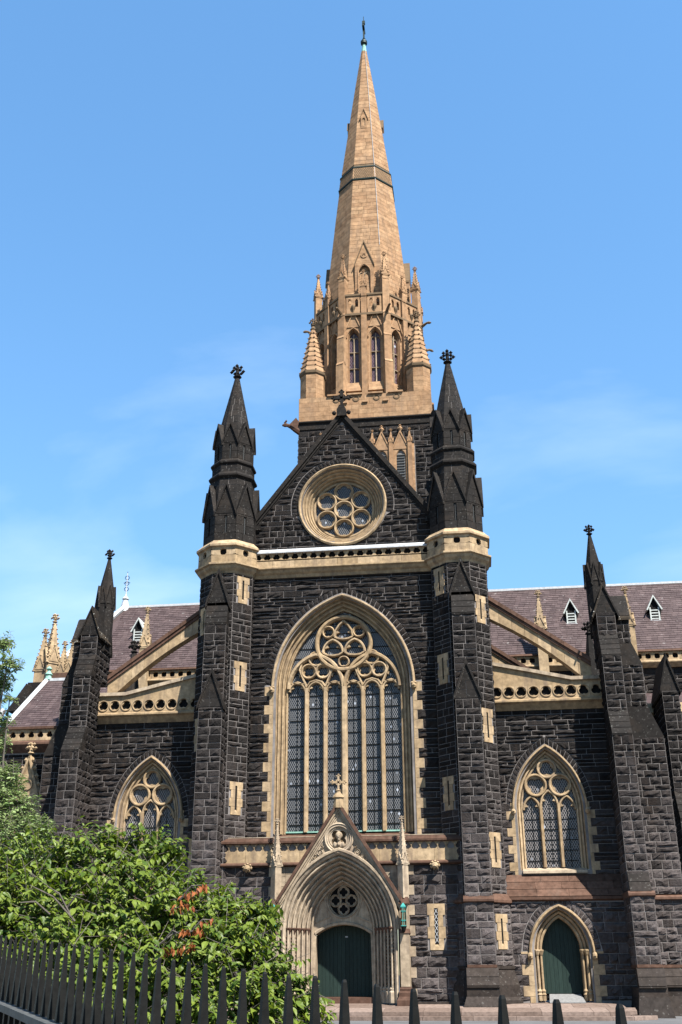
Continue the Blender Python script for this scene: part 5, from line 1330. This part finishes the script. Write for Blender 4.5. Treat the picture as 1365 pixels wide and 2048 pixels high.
# lucarnes: four tall ones at the foot, four small ones higher up
for k in (-2, 0, 2):
    fr = at8(ap_at(56.5), k); hw = .84
    mb = MB(); strips(mb, fr, lambda z: minus([(-hw, hw)] if z < 59.6 else [(-(q := hw*(62.0-z)/2.4), q)], [(-h, h)] if (h := arch_half(.5, .95, 58.7, 0, z)) and z > 56.6 else []), 55.5, 61.98, .12, .05); mb.build('lucarne_face', 'spire', SP)
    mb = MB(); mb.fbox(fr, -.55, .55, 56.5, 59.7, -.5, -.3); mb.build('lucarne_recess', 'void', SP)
    for s in (-1, 1): mb = MB(); mb.fbox(fr, *sorted((s*.5, s*hw)), 55.5, 59.6, -1.2, .045); mb.build('lucarne_cheek', 'spire', SP)
    mb = MB(); mb.bar(fr, [(0, 56.6), (0, 58.9)], .045, -.25, -.1); mb.bar(fr, arch_pts(.25, .42, 58.5, 58.5, 0, 4, -.25, False), .04, -.25, -.1); mb.bar(fr, arch_pts(.25, .42, 58.5, 58.5, 0, 4, .25, False), .04, -.25, -.1); mb.build('lucarne_tracery', 'pale', SP)
    mb = MB(); arch_band(mb, fr, .5, .95, 58.7, 56.6, [(0, .06), (.07, .12), (.12, .06)], 8); mb.build('lucarne_moulding', 'spire', SP)
    gablet(SP, fr, 0, hw, 59.6, 62.0, -2.2, .05, 'spire', .07, .1, face=False, cmat='joint')
    mb = MB(); mb.poly(fr, [(-hw, 59.6), (hw, 59.6), (0, 62.0)], -2.4, -.4); mb.build('lucarne_roof', 'spire', SP)
    mb = MB(); foil_plate(mb, fr, 0, 60.6, .17, 3, PI/2, .3, .03, .1); mb.build('lucarne_trefoil', 'spire', SP)
    fr = at8(ap_at(77.6), k)
    mb = MB(); strips(mb, fr, lambda z: minus([(-.3, .3)] if z < 78.75 else [(-(q := .34*(79.75-z)), q)], [(-h, h)] if (h := arch_half(.15, .28, 78.5, 0, z)) and z > 77.7 else []), 77.4, 79.74, .1, .06); mb.build('lucarne_face', 'spire', SP)
    mb = MB(); mb.poly(fr, [(-.3, 77.4), (.3, 77.4), (.3, 78.75), (0, 79.7), (-.3, 78.75)], -.5, -.02); mb.build('lucarne_roof', 'spire', SP)
    gablet(SP, fr, 0, .34, 78.7, 79.75, -.4, .06, 'joint', .04, .07, face=False)
# copper tip, ball and cross
mb = MB(); oct_prof(mb, (TCX, TCY), [(.29, 89.25), (.27, 89.3), (.15, 90.3), (.13, 90.4)]); mb.build('copper_cap', 'copper', SP)
mb = MB(); mb.lathe((TCX, TCY), [(.14, 90.35), (.33, 90.45), (.36, 90.7), (.32, 90.85), (.14, 90.95)], 10); mb.build('cap_ring', 'bronze', SP)
mb = MB(); f = yplane(TCY, TCX); mb.fbox(f, -.085, .085, 90.9, 93.7, -.08, .08); mb.fbox(f, -.03, .03, 93.7, 94.4, -.03, .03); mb.fbox(f, -.12, .12, 92.5, 92.68, -.6, .6); mb.lump((TCX, TCY, 91.2), .18, (1, 1, 1.2)); mb.fbox(f, -.15, .15, 93.3, 93.7, -.12, .12); mb.build('spire_cross', 'bronze', SP)
lc = MB(); n = V((math.cos(-PI/2+PI/8), math.sin(-PI/2+PI/8), 0)); pz = [62.0, 66.8, 70.3, 72.1, 76, 82.5, 89.3]
for a, b in zip(pz[:-1], pz[1:]): lc.tube(V((TCX, TCY, a))+n*(ap_at(a)*S8+.05), V((TCX, TCY, b))+n*(ap_at(b)*S8+.05), .022, .02)
lc.build('lightning_conductor', 'lead', SP)
# ---------------------------------------------------------------- nave and choir behind: clerestory, pierced parapet, slate roof
r6 = random.Random(66)
NY, NE, NR, NRY = 15.0, 22.75, 29.6, 20.5
def nave(s, xa, xb):
    N = empty('nave_range', parent=CATH)
    u0, u1 = sorted((s*xa, s*xb)); fr = yplane(NY)
    mb = MB(); mb.fbox(fr, u0, u1, 8, 22.6, -.6, 0); mb.build('clerestory_wall', 'mortar', N)
    st = wall_stones(N); masonry(st, fr, lambda z: [(u0, u1)], courses(15.5, 21.5, r6, (.34, .4, .44)), r6, (.7, 1.5), bulge=.08)
    mb = MB(); mb.poly(SIDE, [(-15.1, 21.85), (-14.6, 21.85), (-14.5, 21.78), (-14.5, 21.7), (-14.85, 21.4), (-15.1, 21.4)], u0, u1); mb.build('cornice', 'sand', N)
    fp = yplane(14.72); n = int((u1-u0)/.62); pt = (u1-u0)/n
    for i in range(n):
        c = u0+pt*(i+.5); mb = MB(); foil_plate(mb, fp, c, 22.2, .215, 4, PI/4, (pt/2-.003, .32), -.15, 0, 32, .35); mb.build('pierced_panel', 'sand', N)
    mb = MB(); mb.box(u0, u1, 14.88, 14.95, 21.85, 22.55); mb.build('panel_backing', 'void', N)
    mb = MB(); mb.poly(SIDE, [(-15.1, 22.7), (-14.62, 22.66), (-14.56, 22.52), (-15.1, 22.52)], u0, u1); mb.build('coping', 'brown', N)
    # slates: lapped rows of separate slates
    sl = MB(); ln = math.hypot(NRY-NY, NR-NE); nr = int(ln/.27)
    d = V((0, NRY-NY, NR-NE)).normalized(); nm = V((0, -d.z, d.y))
    for i in range(nr):
        p = V((0, NY, NE))+d*(ln*i/nr); q = V((0, NY, NE))+d*(ln*(i+1)/nr+.04); x = u0-(r6.random()*.4)
        while x < u1:
            w = .42*r6.uniform(.92, 1.08); t = r6.uniform(.022, .04)
            a, b = max(x, u0)+.006, min(x+w, u1)-.006
            if b-a > .03:
                P = [V((a, p.y, p.z))+nm*(t+.012), V((b, p.y, p.z))+nm*(t+.012), V((b, q.y, q.z))+nm*.012, V((a, q.y, q.z))+nm*.012]
                sl.add(P+[V((a, p.y, p.z)), V((b, p.y, p.z))], [(0, 1, 2, 3), (0, 4, 5, 1)])
            x += w
    sl.build('slates', 'slate', N, kind='stuff')
    mb = MB(); mb.add([(u0, NY, NE-.02), (u1, NY, NE-.02), (u1, NRY, NR-.02), (u0, NRY, NR-.02)], [(0, 1, 2, 3)]); mb.add([(u0, NRY, NR-.02), (u1, NRY, NR-.02), (u1, 26, NE), (u0, 26, NE)], [(0, 1, 2, 3)]); mb.build('roof_deck', 'void', N)
    mb = MB(); mb.box(u0, u1, NRY-.12, NRY+.12, NR-.06, NR+.12); mb.build('ridge_capping', 'lead', N)
    def dormer(x, yb):
        D = empty('dormer', parent=CATH); t = (yb-NY)/(NRY-NY); z = NE+(NR-NE)*t; ff = yplane(yb, x)
        h, w = 1.05, .36
        mb = MB(); mb.poly(ff, [(-w, z), (w, z), (w, z+h), (-w, z+h)], -1.2, -.05); mb.build('dormer_body', 'void', D)
        for s_ in (-1, 1):
            mb = MB(); mb.poly(ff, [(s_*w, z), (s_*(w-.1), z), (s_*(w-.1), z+h), (s_*w, z+h)], -1.1, .0); mb.build('dormer_post', 'white', D)
            mb = MB(); mb.poly(ff, [(s_*(w+.14), z+h-.25), (0, z+h+.78), (0, z+h+.95), (s_*(w+.24), z+h-.22)], -1.6, .12); mb.build('barge_board', 'white', D)
        mb = MB(); mb.poly(ff, [(-w, z+h-.02), (w, z+h-.02), (0, z+h+.75)], -1.5, -.12); mb.build('dormer_gable', 'void', D)
        for i in range(4): mb = MB(); mb.fbox(ff, -w+.1, w-.1, z+.12+.22*i, z+.2+.22*i, -.1, -.02); mb.build('louvre', 'white', D)
        mb = MB(); mb.fbox(ff, -w-.05, w+.05, z-.12, z+.02, -.3, .06); mb.build('dormer_sill', 'lead', D)
    return N, dormer
N, dm = nave(1, 5.4, 48)
for x in (15.3, 21.45, 27.6): dm(x, 17.3)
for x in (12.75, 19.0, 25.2, 31.4):
    pinnacle(CATH, x, 14.45, 16, 24.4, 27.4, .34, 'sand', croc=5, name='nave_pinnacle')
N, dm = nave(-1, 5.4, 20.7)
for x in (-18.4, -12.2): dm(x, 17.3)
for x in (-16.8, -10.6): pinnacle(CATH, x, 14.45, 16, 24.2, 27.5, .34, 'sand', croc=7, name='nave_pinnacle')
# hipped end of the slate roof with white lead and an iron finial
HE = empty('roof_hip', parent=CATH)
mb = MB(); a, b, c = V((-20.7, NRY, NR)), V((-24.4, NY, NE)), V((-24.4, 26, NE))
mb.add([(-20.7, NY, NE), tuple(b), tuple(a)], [(0, 1, 2)]); mb.add([tuple(b), tuple(c), tuple(a)], [(0, 1, 2)]); mb.build('hip_slope', 'slate', HE)
mb = MB(); e = V((.0, -.15, .06)); mb.tube(b+e, a+e, .3, .2, 6); mb.build('hip_flashing', 'lead', HE)
mb = MB(); mb.lathe((-20.75, NRY), [(.45, NR-.4), (.3, NR+.3), (.2, NR+.7), (.3, NR+.75), (.22, NR+.9), (.1, NR+1.0), (.05, NR+1.2), (.03, NR+3.1)], 8); mb.build('lead_finial', 'lead', HE)
mb = MB(); zz = NR+2.2; f = yplane(NRY, -20.75); mb.fbox(f, -.02, .02, NR+1., NR+3.2, -.02, .02); mb.fbox(f, -.28, .28, zz-.02, zz+.02, -.02, .02)
for i in range(3): ring_band(mb, f, 0, zz-.55+.5*i, [(.2, -.02), (.2, .02), (.16, .02), (.16, -.02)], 12)
mb.build('iron_cross', 'iron', HE)
# ---------------------------------------------------------------- choir aisle to the right, mostly cut off by the frame
CA = empty('choir_aisle', parent=CATH); fr = yplane(8.0)
mb = MB(); mb.fbox(fr, 16, 44, -.1, 16.4, -.5, 0); mb.build('aisle_wall', 'mortar', CA); st = wall_stones(CA)
masonry(st, fr, lambda z: [(16., 30.)], courses(-.1, 16.3, r6, (.3, .36, .42)), r6, (.6, 1.4), bulge=.08)
mb = MB(); mb.poly(SIDE, [(-8.4, 17.3), (-7.7, 17.2), (-7.6, 16.6), (-7.9, 16.3), (-8.4, 16.3)], 16, 44); mb.build('coping', 'sand', CA)
mb = MB(); mb.add([(16, 8.3, 17.0), (44, 8.3, 17.0), (44, 15, 19.6), (16, 15, 19.6)], [(0, 1, 2, 3)]); mb.build('lean_to_roof', 'slate', CA)
def aisle_buttress(x):
    B = empty('aisle_buttress', parent=CATH); st = wall_stones(B)
    for (yf, hw, z0, z1) in ((4.2, .48, 9.5, 17.1), (3.4, .5, 5.3, 9.6), (3.0, .55, -.4, 5.2)):
        mb = MB(); mb.box(x-hw, x+hw, yf, 8.2, z0, z1); mb.build('buttress_core', 'mortar', B)
        cs = courses(z0, z1, r6, (.34, .4, .45)); masonry(st, Fr((x, yf, 0)), lambda z: [(-hw, hw)], cs, r6, (.45, .9), bulge=.08)
        for sd in (-1, 1):
            f2 = Fr((x+sd*hw, yf, 0), (0, sd, 0), (sd, 0, 0)); d = 8-yf
            masonry(st, f2, (lambda z: [(0, d)]) if sd > 0 else (lambda z: [(-d, 0)]), cs, r6, (.5, 1.), bulge=.07)
    gablet(B, Fr((x, 4.2, 0)), 0, .52, 17.1, 19.1, -3.8, 0., cop=.09, ov=.1)
    mb = MB()
    for sd in (-1, 1): mb.add([(x+sd*.62, 4.1, 16.95), (x+sd*.62, 8.2, 16.95), (x, 8.2, 19.28), (x, 4.1, 19.28)], [(0, 1, 2, 3)])
    mb.build('gable_slab', 'dark', B)
    weathering(B, Fr((x, 4.2, 0)), -.5, .5, 11.2, 0, 9.6, .8, 4); weathering(B, Fr((x, 3.4, 0)), -.55, .55, 6.2, 0, 5.2, .42, 2)
    mb = MB(); mb.box(x-.8, x+.8, 2.6, 8, -.4, 1.1); mb.build('plinth_block', 'dark', B); weathering(B, Fr((x, 3.0, 0)), -.6, .6, 2., 0, 1.15, .35, 2)
for x in (19.35, 25.5): aisle_buttress(x)
# ---------------------------------------------------------------- chapel range to the left, low slate roof behind the corner pier
CH = empty('chapel', parent=CATH); fr = yplane(5.5); st = wall_stones(CH)
mb = MB(); mb.fbox(fr, -34, -16, -.3, 15.3, -.5, 0); mb.build('chapel_wall', 'mortar', CH)
masonry(st, fr, lambda z: [(-34., -16.)], courses(7, 14.7, r6, (.3, .36, .42)), r6, (.6, 1.4), bulge=.09)
mb = MB(); mb.poly(SIDE, [(-5.6, 15.5), (-5.15, 15.5), (-5.0, 15.4), (-5.0, 15.25), (-5.4, 14.8), (-5.6, 14.8)], -34, -16); mb.build('cornice', 'brown', CH)
fp = yplane(5.15)
for i in range(28):
    c = -33.7+.62*(i+.5); mb = MB(); foil_plate(mb, fp, c, 15.88, .22, 3, PI/2, (.307, .36), -.15, 0, 24, .4); mb.build('pierced_panel', 'sand', CH)
mb = MB(); mb.box(-34, -16, 5.3, 5.4, 15.5, 16.2); mb.build('panel_backing', 'void', CH)
mb = MB(); mb.box(-34, -16, 5.0, 5.6, 16.24, 16.4); mb.build('coping', 'brown', CH)
sl = MB(); A, Bp = V((0, 5.3, 16.4)), V((0, 10, 20.75)); ln = (Bp-A).length; d = (Bp-A)/ln; nm = V((0, -d.z, d.y)); nr = int(ln/.26)
for i in range(nr):
    p, q = A+d*(ln*i/nr), A+d*(ln*(i+1)/nr+.04); t = i/nr; xl = -22.9+(.55)*t; x = xl
    while x < -16:
        w = .4*r6.uniform(.92, 1.08); a, b = x+.006, min(x+w, -16)-.006
        if b > a: sl.add([V((a, p.y, p.z))+nm*.04, V((b, p.y, p.z))+nm*.04, V((b, q.y, q.z))+nm*.012, V((a, q.y, q.z))+nm*.012, V((a, p.y, p.z)), V((b, p.y, p.z))], [(0, 1, 2, 3), (0, 4, 5, 1)])
        x += w
sl.build('slates', 'slate', CH, kind='stuff')
mb = MB(); mb.add([(-22.9, 5.3, 16.38), (-16, 5.3, 16.38), (-16, 10, 20.7), (-22.35, 10, 20.7)], [(0, 1, 2, 3)]); mb.add([(-22.9, 5.3, 16.38), (-22.35, 10, 20.7), (-22.9, 15, 16.38)], [(0, 1, 2)]); mb.build('roof_deck', 'slate', CH)
mb = MB(); mb.tube((-22.95, 5.25, 16.45), (-22.35, 9.95, 20.8), .17, .17, 6); mb.build('hip_flashing', 'lead', CH)
mb = MB(); mb.box(-22.4, -16, 9.88, 10.12, 20.7, 20.9); mb.build('ridge_capping', 'lead', CH)
mb = MB(); mb.lathe((-22.3, 10), [(.26, 20.8), (.2, 21.1), (.28, 21.2), (.16, 21.35), (.1, 21.5), (.22, 21.6), (.05, 21.8)], 8); mb.build('lead_finial', 'copper', CH)
mb = MB(); mb.add([(-40, 7, 14.0), (-25.0, 7, 14.6), (-25.6, 11, 19), (-40, 11, 19)], [(0, 1, 2, 3)]); mb.build('far_roof_slope', 'slate', CH)
mb = MB(); mb.tube((-24.9, 6.9, 14.2), (-25.9, 11, 19.0), .15, .15, 6); mb.build('far_roof_flashing', 'lead', CH)
# stair tower with a crown of crocketed pinnacles, seen over the chapel roof
ST = empty('pinnacled_tower', parent=CATH)
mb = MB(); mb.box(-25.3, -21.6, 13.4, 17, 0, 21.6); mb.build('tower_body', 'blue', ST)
mb = MB(); mb.box(-23.4, -21.5, 13.2, 17, 21.6, 22.2); mb.build('tower_coping', 'brown', ST)
for (x, zt, zb, hw) in ((-24.6, 25.95, 22.6, .4), (-23.95, 27.1, 23.2, .46), (-22.95, 24.9, 22.2, .34), (-22.35, 25.0, 22.3, .34)): pinnacle(ST, x, 14, 18, zb, zt, hw, 'sand', PI/4 if hw > .4 else 0, croc=8)
mb = MB(); mb.poly(yplane(12.5), [(-26.3, 19.3), (-24.6, 19.3), (-24.9, 21.2), (-25.0, 21.3)], -1, 0); mb.build('buttress_gable', 'dark', ST)
# crocketed gable over the chapel doorway
DG = empty('doorway_gable', parent=CATH); f = yplane(4.4, -20.55)
mb = MB(); strips(mb, f, lambda z: minus([(-(q := 1.45*(14.2-z)/4.4), q)], [(-h, h)] if (h := arch_half(.8, 1.3, 10.6, 0, z)) else []), 9.8, 14.2, .12); mb.build('gable_face', 'sand', DG)
mb = MB(); mb.add([f(-1.2, 9.5, -.3), f(1.2, 9.5, -.3), f(0, 14, -.3)], [(0, 1, 2)]); mb.build('gable_recess', 'joint', DG)
mb = MB(); arch_band(mb, f, .8, 1.3, 10.6, 9, [(0, -.25), (0, .06), (.12, .1), (.2, 0)], 8); ring_band(mb, f, 0, 12.6, [(.36, 0), (.36, .08), (.28, .08), (.2, -.1)], 16); mb.build('gable_moulding', 'sand', DG)
for s in (-1, 1):
    mb = MB(); mb.bar(f, [(s*1.5, 9.8), (0, 14.3)], .12, -.3, .2); mb.build('raking_coping', 'sand', DG)
    for i in range(9):
        t = (i+.5)/9; mb = MB(); mb.lump(f(s*(1.5*(1-t)+.16), 9.8+4.5*t+.05, .08), .14, (1, .8, 1.2)); mb.build('crocket', 'sand', DG)
mb = MB(); q = f(0, 0, 0); mb.lathe((q.x, q.y), [(.12, 14.1), (.1, 14.5), (.2, 14.55), (.12, 14.65)], 8); finial(mb, q.x, q.y, 14.5, .3); mb.build('gable_finial', 'sand', DG)
# ================================================================== planting behind the fence
def at_px(u, v, dist):
    """point on the sight line of a pixel at a horizontal distance from the camera (distance judged from leaf size)"""
    r = fw + rt*((u-682.5)/F_PX) + up*((1024-v)/F_PX); t = dist/math.hypot(r.x, r.y); return CAM + r*t
def leaf_mat(name, a, b, tr):
    m, n, l, p = new_mat(name)
    r, g = rnd_value(n, l)
    c = ramp(n, l, r, [(0, a), (1, b)]); l.new(c, p.inputs['Base Color']); p.inputs['Roughness'].default_value = .45; p.inputs['Specular IOR Level'].default_value = .2
    t = n.new('ShaderNodeBsdfTranslucent'); l.new(mix(n, l, 1., c, tr, 'MULTIPLY'), t.inputs['Color'])
    ms = n.new('ShaderNodeMixShader'); ms.inputs[0].default_value = .28
    l.new(p.outputs[0], ms.inputs[1]); l.new(t.outputs[0], ms.inputs[2]); l.new(ms.outputs[0], n['Material Output'].inputs['Surface'])
    return m
M['leaf'] = leaf_mat('broad_green_leaf', (.034, .066, .008), (.130, .170, .024), (1.6, 1.6, .8))
M['olive'] = leaf_mat('grey_green_leaf', (.10, .16, .045), (.25, .31, .14), (1.1, 1.1, .8))
M['dry'] = leaf_mat('dry_red_leaf', (.16, .045, .015), (.26, .09, .03), (1.2, 1., .8))
M['bark'] = plain_mat('grey_bark', (.16, .14, .12), .85, 0, .4, 25, .5, .01)
def leaf_shape(L, W):
    """pointed oval folded along its midrib, tip drooping"""
    P = []
    for t, w, dz in ((0, .05, 0), (.22, .75, -.01), (.5, 1., -.05), (.78, .6, -.16), (1., .0, -.32)):
        P.append((t*L, w*W/2, dz*L + .10*W*w)); 
    vs = [(x, 0, z-.16*W*(1 if 0 < i < 4 else 0)) for i, (x, y, z) in enumerate(P)] + [(x, y, z) for x, y, z in P[1:4]] + [(x, -y, z) for x, y, z in P[1:4]]
    fs = [(0, 1, 5), (1, 2, 6, 5), (2, 3, 7, 6), (3, 4, 7), (0, 8, 1), (1, 8, 9, 2), (2, 9, 10, 3), (3, 10, 4)]
    return vs, fs
def grow(root, clumps, nleaf, L, W, mat, rg, twig=.35, droop=.55, singles=0, label=None):
    tw = MB(); leaves = []; dry = []
    tot = sum(c[3]**2 for c in clumps)
    for u, v, dd, rp in clumps:
        c = at_px(u, v, dd); R = rp/F_PX*dd*1.06
        nl = int(nleaf*rp*rp/tot); per = 11
        for _ in range(max(2, nl//per)):
            d = V((rg.gauss(0, 1), rg.gauss(0, 1), rg.gauss(.25, .8)))
            if d.length < .1: continue
            d.normalize(); rad = R*rg.uniform(.55, 1.08)**.6
            tip = c + V((d.x*rad, d.y*rad*.9, d.z*rad)); ln = twig*rg.uniform(.7, 1.3)
            side = V((rg.uniform(-1, 1), rg.uniform(-1, 1), rg.uniform(-.1, .4)))
            ax = (d*.8 + side*.6).normalized(); st_ = tip - ax*ln
            tw.tube(st_, tip, .0035, .0015, 3)
            for k in range(per):
                t = (k+.6)/per; p = st_ + ax*ln*t - V((0, 0, .12*ln*t*t))
                out = ax.cross(V((0, 0, 1)))
                if out.length < .1: out = V((1, 0, 0))
                out.normalize(); out *= (1 if k % 2 else -1)
                x = (out*rg.uniform(.5, 1.) + ax*rg.uniform(.2, .8) + V((0, 0, -droop*rg.uniform(.2, 1.6)))).normalized()
                upv = (V((0, 0, 1)) + V((rg.uniform(-.5, .5), rg.uniform(-.5, .5), 0)) - d*-.5).normalized()
                y = upv.cross(x)
                if y.length < .05: continue
                y.normalize(); z = x.cross(y); s = rg.uniform(.5, 1.2)
                leaves.append(Matrix(((x.x*s, y.x*s, z.x*s, p.x), (x.y*s, y.y*s, z.y*s, p.y), (x.z*s, y.z*s, z.z*s, p.z), (0, 0, 0, 1))))
    vs, fs = leaf_shape(L, W); vv = [V(q) for q in vs]
    if singles:
        key = lambda m: (V((m[0][3], m[1][3], m[2][3]))-CAM).length
        leaves.sort(key=key)
        me = bpy.data.meshes.new('leaf'); me.from_pydata(vs, [], fs); me.materials.append(M[mat])
        cnt = 0; rest = []
        for m in leaves:
            pr = proj((m[0][3], m[1][3], m[2][3]))
            if cnt < singles and pr and 0 < pr[0] < 1365 and pr[1] < 2040 and rg.random() < .6:
                o = bpy.data.objects.new('leaf', me); COL.objects.link(o); o.parent = root; o.matrix_world = m; cnt += 1
            else: rest.append(m)
        leaves = rest
    mb = MB()
    for m in leaves: mb.add([m @ q for q in vv], fs)
    mb.build('foliage', mat, root, kind='stuff')
    tw.build('twigs', 'bark', root, kind='stuff')
def branchy(root, base, targets, r0, rg, mat='bark'):
    for i, t in enumerate(targets):
        pts = [V(base)]; t = V(t); n = 6
        for k in range(1, n+1):
            f = k/n; q = V(base).lerp(t, f); q += V((rg.uniform(-1, 1), rg.uniform(-1, 1), rg.uniform(-.2, .6)))*.10*math.sin(PI*f); q.z += .25*math.sin(PI*f)
            pts.append(q)
        mb = MB()
        for k in range(n): mb.tube(pts[k], pts[k+1], r0*(1-k/n*.85), r0*(1-(k+1)/n*.85), 6)
        mb.build('trunk' if i == 0 else 'branch', mat, root)
rg = random.Random(5)
D0 = 10.2
clumps = [(60, 1765, 10.6, 105), (175, 1745, 10.4, 100), (285, 1735, 10.2, 88), (335, 1692, 10., 38), (120, 1860, 10.0, 125), (275, 1845, 9.8, 130), (395, 1835, 9.9, 98), (480, 1855, 9.8, 75), (525, 1835, 9.7, 42), (440, 1935, 9.4, 110), (540, 1960, 9.3, 80), (300, 1980, 9.3, 130), (120, 1990, 9.4, 140), (0, 1850, 10.2, 120), (600, 2005, 9.2, 45), (590, 2048, 9.2, 70), (-90, 1900, 10.4, 150), (430, 2080, 9.2, 150), (200, 2110, 9.2, 160), (640, 1992, 9.2, 16), (225, 1672, 10.3, 32), (520, 1815, 9.7, 25)]
SH = empty('green_shrub', tuple(at_px(250, 2100, 10.0).xy) + (-.4,))
tag(SH, 'broad-leaved bright green shrub with drooping leaves behind the black fence', 'shrub')
base = V((SH.location.x, SH.location.y, -.4))
SHr = empty('shrub_frame') if False else None
def rel(root, f):
    """children are laid out in world coordinates; the thing's Empty stands at its base"""
    before = set(bpy.data.objects); f()
    bpy.context.view_layer.update()
    inv = Matrix.Translation(-V(root.location))
    for o in set(bpy.data.objects) - before:
        if o.parent == root and o.matrix_parent_inverse == Matrix.Identity(4):
            if o.name.startswith('leaf') and o.type == 'MESH' and len(o.data.polygons) == 8: continue
            o.matrix_parent_inverse = inv
bpy.context.view_layer.update()
rel(SH, lambda: grow(SH, clumps, 32000, .078, .044, 'leaf', rg, .30, .6, 300))
rel(SH, lambda: branchy(SH, base, [at_px(u, v, d+.4) for u, v, d, r in clumps[:13]], .045, rg))
def pale_twigs():
    for (u0, v0, u1, v1) in ((150, 1842, 60, 1770), (140, 1828, 95, 1772), (135, 1815, 170, 1790), (100, 1828, 40, 1805), (360, 1800, 405, 1770), (310, 1895, 390, 1862), (330, 1880, 360, 1868), (380, 1865, 430, 1840)):
        mb = MB(); a, b = at_px(u0, v0, 9.25), at_px(u1, v1, 9.15); m_ = (a+b)/2+V((0, 0, .05)); mb.tube(a, m_, .009, .007); mb.tube(m_, b, .007, .003); mb.build('bare_twig', 'bark', SH)
rel(SH, pale_twigs)
def dry_sprays():
    vs, fs = leaf_shape(.055, .026); vv = [V(q) for q in vs]
    for (u0, v0, u1, v1, n) in ((365, 1795, 415, 1768, 22), (345, 1812, 390, 1808, 16), (360, 1862, 412, 1858, 18), (322, 1900, 350, 1895, 20), (360, 1900, 392, 1882, 22), (405, 1845, 430, 1838, 6)):
        mb = MB()
        for i in range(n):
            p = at_px(u0+(u1-u0)*i/n+rg.uniform(-3, 3), v0+(v1-v0)*i/n+rg.uniform(-5, 5), 9.1+rg.uniform(-.06, .06))
            e = Matrix.Rotation(rg.uniform(0, 6.28), 4, 'Z') @ Matrix.Rotation(rg.uniform(.5, 1.6), 4, 'Y') @ Matrix.Rotation(rg.uniform(-1, 1), 4, 'X')
            mb.add([p + e @ q for q in vv], fs)
        mb.build('dry_leaf_spray', 'dry', SH, kind='stuff')
rel(SH, dry_sprays)
OT = empty('olive_tree', tuple(at_px(-60, 2000, 13.5).xy) + (-.4,))
tag(OT, 'pale grey-green small-leaved tree at the left edge of the photograph', 'tree')
bpy.context.view_layer.update()
ocl = [(8, 1285, 13.2, 26), (15, 1330, 13.0, 30), (0, 1365, 13.2, 30), (20, 1395, 13.1, 14), (5, 1440, 13.2, 22), (0, 1480, 13.3, 24), (-40, 1380, 13.4, 60), (10, 1560, 13.0, 40), (40, 1610, 12.8, 38), (25, 1680, 12.6, 62), (75, 1660, 12.6, 36), (60, 1720, 12.5, 46), (-30, 1620, 13., 80), (-60, 1500, 13.4, 70), (0, 1730, 12.6, 60)]
rel(OT, lambda: grow(OT, ocl, 15000, .06, .024, 'olive', rg, .22, .1))
ob = V((OT.location.x, OT.location.y, -.4))
rel(OT, lambda: branchy(OT, ob, [at_px(u, v, d) for u, v, d, r in ocl], .04, rg))
# ================================================================== iron fence along the footpath
P0, DD = V((7.52985, -58.16315, 1.58797)), V((-.087867, .133473, .008019))
FE = empty('iron_fence', (P0.x, P0.y, -.02)); tag(FE, 'black iron fence of tapering square spikes along the footpath', 'fence')
ah = V((DD.x, DD.y, 0)).normalized(); bh = V((-ah.y, ah.x, 0))
def ftop(i):
    p = P0 + DD*i; p.z += .016*max(0, 1-i/4.) - (.006 if 7 < i < 16 else 0); return p
RH = .35
me = None
for i in range(-6, 47):
    t = ftop(i)
    if me is None:
        mb = MB(); rows = []
        for h, z in ((.0165, -1.5), (.0165, -.62), (.0215, -.62), (.0215, -RH), (.0205, -RH+.02), (.0130, -.17), (.0078, -.05), (.0048, -.006), (.003, .0)):
            rows.append([ah*a*h + bh*b*h + V((0, 0, z)) for a, b in ((-1, -1), (1, -1), (1, 1), (-1, 1))])
        mb.grid(rows, True); mb.add(rows[-1], [(0, 1, 2, 3)])
        me = bpy.data.meshes.new('fence_spike'); me.from_pydata(mb.v, [], mb.f); me.materials.append(M['iron'])
    o = bpy.data.objects.new('fence_spike', me); COL.objects.link(o); o.parent = FE; o.location = t - FE.location
def rails():
    for z0, z1, w, m in ((-RH-.03, -RH+.004, .07, 'rail'), (-1.36, -1.32, .02, 'iron')):
        mb = MB(); a, b = ftop(-6.6), ftop(46.6)
        mb.hexa([p + bh*s*w + V((0, 0, z)) for z in (z0, z1) for p, s in ((a, -1), (b, -1), (b, 1), (a, 1))]); mb.build('fence_rail', m, FE)
    mb = MB(); a, b = ftop(-6.8), ftop(46.8); a.z = b.z = 0
    mb.hexa([p + bh*s*.14 + V((0, 0, z)) for z in (-.39, .12) for p, s in ((a, -1), (b, -1), (b, 1), (a, 1))]); mb.build('fence_plinth', 'dark', FE)
bpy.context.view_layer.update()
rel(FE, rails)
# ================================================================== gather the rock-faced stones
def gather():
    allst = []
    for wi, (parent, mat, sts) in enumerate(WALLS):
        for si, (vs, fs) in enumerate(sts):
            pr = [proj(v) for v in (vs[0], vs[-1])]
            area = 0
            if all(pr):
                (u0, v0), (u1, v1) = pr
                um, vm = (u0+u1)/2, (v0+v1)/2
                if 0 < um < 1365 and 0 < vm < 2000 and not (um < 570 and vm > 1640):
                    area = abs((u1-u0)*(v1-v0))
                    if abs(v1-v0) < 8 or u1-u0 < 8: area = 0
            allst.append((area, wi, si))
    allst.sort(reverse=True)
    single = {(w, s) for a, w, s in allst[:300] if a > 0}
    for wi, (parent, mat, sts) in enumerate(WALLS):
        rest = MB()
        for si, (vs, fs) in enumerate(sts):
            if (wi, si) in single:
                m = MB(); m.add(vs, fs); m.build('stone', mat, parent)
            else: rest.add(vs, fs)
        if rest.v: rest.build('stonework', mat, parent, kind='stuff')
    print('stones', len(allst), 'tris', sum(len(f)*2 for _, _, s in WALLS for _, f in s))
gather()
